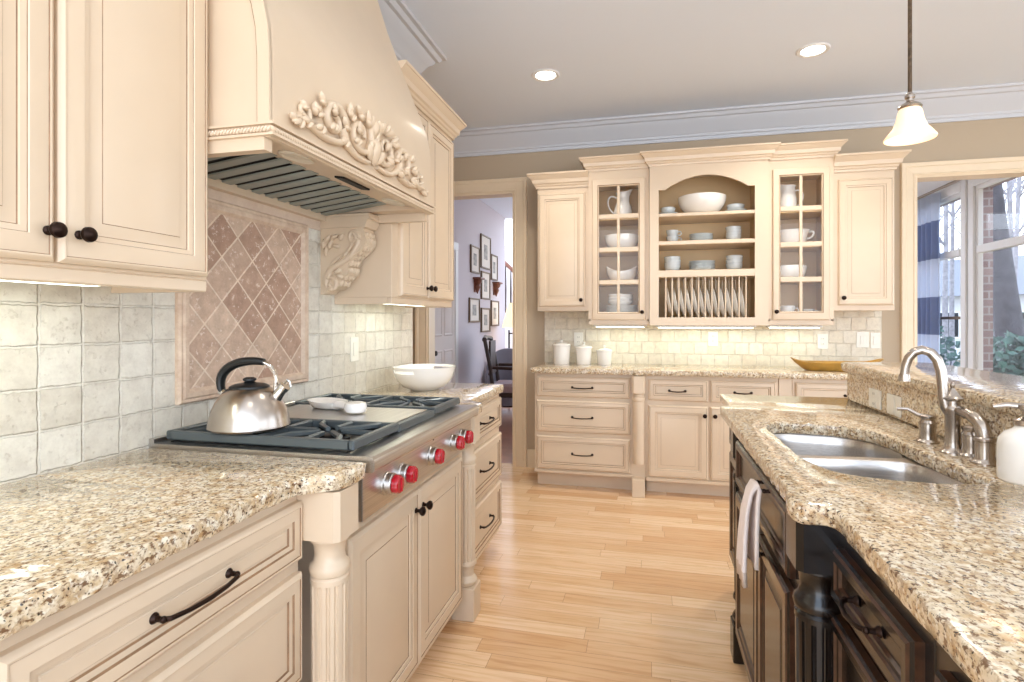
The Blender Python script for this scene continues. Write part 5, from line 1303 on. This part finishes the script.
shrub('broad green shrub far right beyond the leaning trunk', 8.6, 15.0, 1.3, 2.2, 1200)
# neighbour house
t = thing('house', 'pale neighbouring house among the trees far outside the window', 'house', (17.6, 32.0, -.6), -35)
m = MB(); m.box(-4, 4, -3, 3, 0, 3.0); m.build('walls', M['house'], t)
m = MB(); m.prism([(-3.6, 3.0), (3.6, 3.0), (0, 5.0)], 'x', -4.4, 4.4); m.build('roof', M['roof'], t)
for x in (-2.4, 0, 2.4):
    m = MB(); m.box(x-.5, x+.5, -3.05, -3, 1.0, 2.3, .01); f_ = m.build('window', M['white'], t)
    m = MB(); m.box(x-.42, x+.42, -3.06, -3.05, 1.08, 2.22); m.build('pane', M['gap'], f_)

# ================================================================== light and camera
W_ = bpy.data.worlds.new('sky'); sc.world = W_; W_.use_nodes = True
nt = W_.node_tree; bg = nt.nodes['Background']
tc = nt.nodes.new('ShaderNodeTexCoord'); sp_ = nt.nodes.new('ShaderNodeSeparateXYZ'); rp = nt.nodes.new('ShaderNodeValToRGB')
nt.links.new(tc.outputs['Generated'], sp_.inputs[0]); nt.links.new(sp_.outputs[2], rp.inputs[0]); nt.links.new(rp.outputs[0], bg.inputs[0])
e = rp.color_ramp.elements; e[0].position = 0; e[0].color = (.80, .85, .93, 1); e[1].position = .6; e[1].color = (.62, .78, 1, 1)
bg.inputs[1].default_value = 3.9
def area_light(name, loc, rot, sx, sy, power, col=(1, 1, 1), spread=180):
    l = bpy.data.lights.new(name, 'AREA'); l.shape = 'RECTANGLE'; l.size = sx; l.size_y = sy; l.energy = power; l.color = col; l.spread = R(spread)
    o = bpy.data.objects.new(name, l); COL.objects.link(o); o.location = loc; o.rotation_euler = [R(a) for a in rot]; o['kind'] = 'helper'; return o
def spot(name, loc, power, ang=120, col=(1, .9, .76), blend=.8, r=.06):
    l = bpy.data.lights.new(name, 'SPOT'); l.energy = power; l.spot_size = R(ang); l.spot_blend = blend; l.color = col; l.shadow_soft_size = r
    o = bpy.data.objects.new(name, l); COL.objects.link(o); o.location = loc; o['kind'] = 'helper'; return o
for x, y in ((-.67, 3.72), (.98, 3.76), (-.1, 1.9), (-.1, .2), (1.5, 1.9), (1.5, .2), (2.3, 3.4)):  # the visible pair, then unseen spots added to even out the room light
    spot('downlight_and_fill', (x, y, CZ-.02), 56 if y > 3.6 else 14, 130, (1, .94, .85))
for p, rz, w, pw in (((LW+.17, .77, UZ), 0, .5, .6), ((LW+.17, 2.66, UZ), 0, .58, .6)):
    area_light('under_cabinet_lamp', (p[0], p[1], p[2]-.0), (0, 0, 90), w, .04, pw, (.95, 1, .88))
for x, w, pw in ((-.22, .4, .45), (.43, .7, .75), (1.07, .36, .45)):
    area_light('under_cabinet_lamp', (x, BW-.17, 1.212), (0, 0, 0), w, .04, pw, (.93, 1, .86))
cd = bpy.data.cameras.new('camera'); co = bpy.data.objects.new('camera', cd); COL.objects.link(co)
FPX = 560.0
cd.sensor_width = 36; cd.lens = 36*FPX/1024; cd.shift_y = (320-341)/1024; cd.clip_start = .02; cd.clip_end = 200
co.location = (0, 0, 1.28); co.rotation_euler = (R(90), 0, math.atan((648-512)/FPX)); sc.camera = co
vs = sc.view_settings; vs.view_transform = 'Standard'; vs.look = 'None'; vs.exposure = .25; vs.gamma = 1; vs.use_curve_mapping = False
sc.cycles.use_denoising = True; sc.cycles.max_bounces = 8; sc.cycles.diffuse_bounces = 5; sc.cycles.glossy_bounces = 4; sc.cycles.transparent_max_bounces = 8; sc.cycles.sample_clamp_indirect = 6
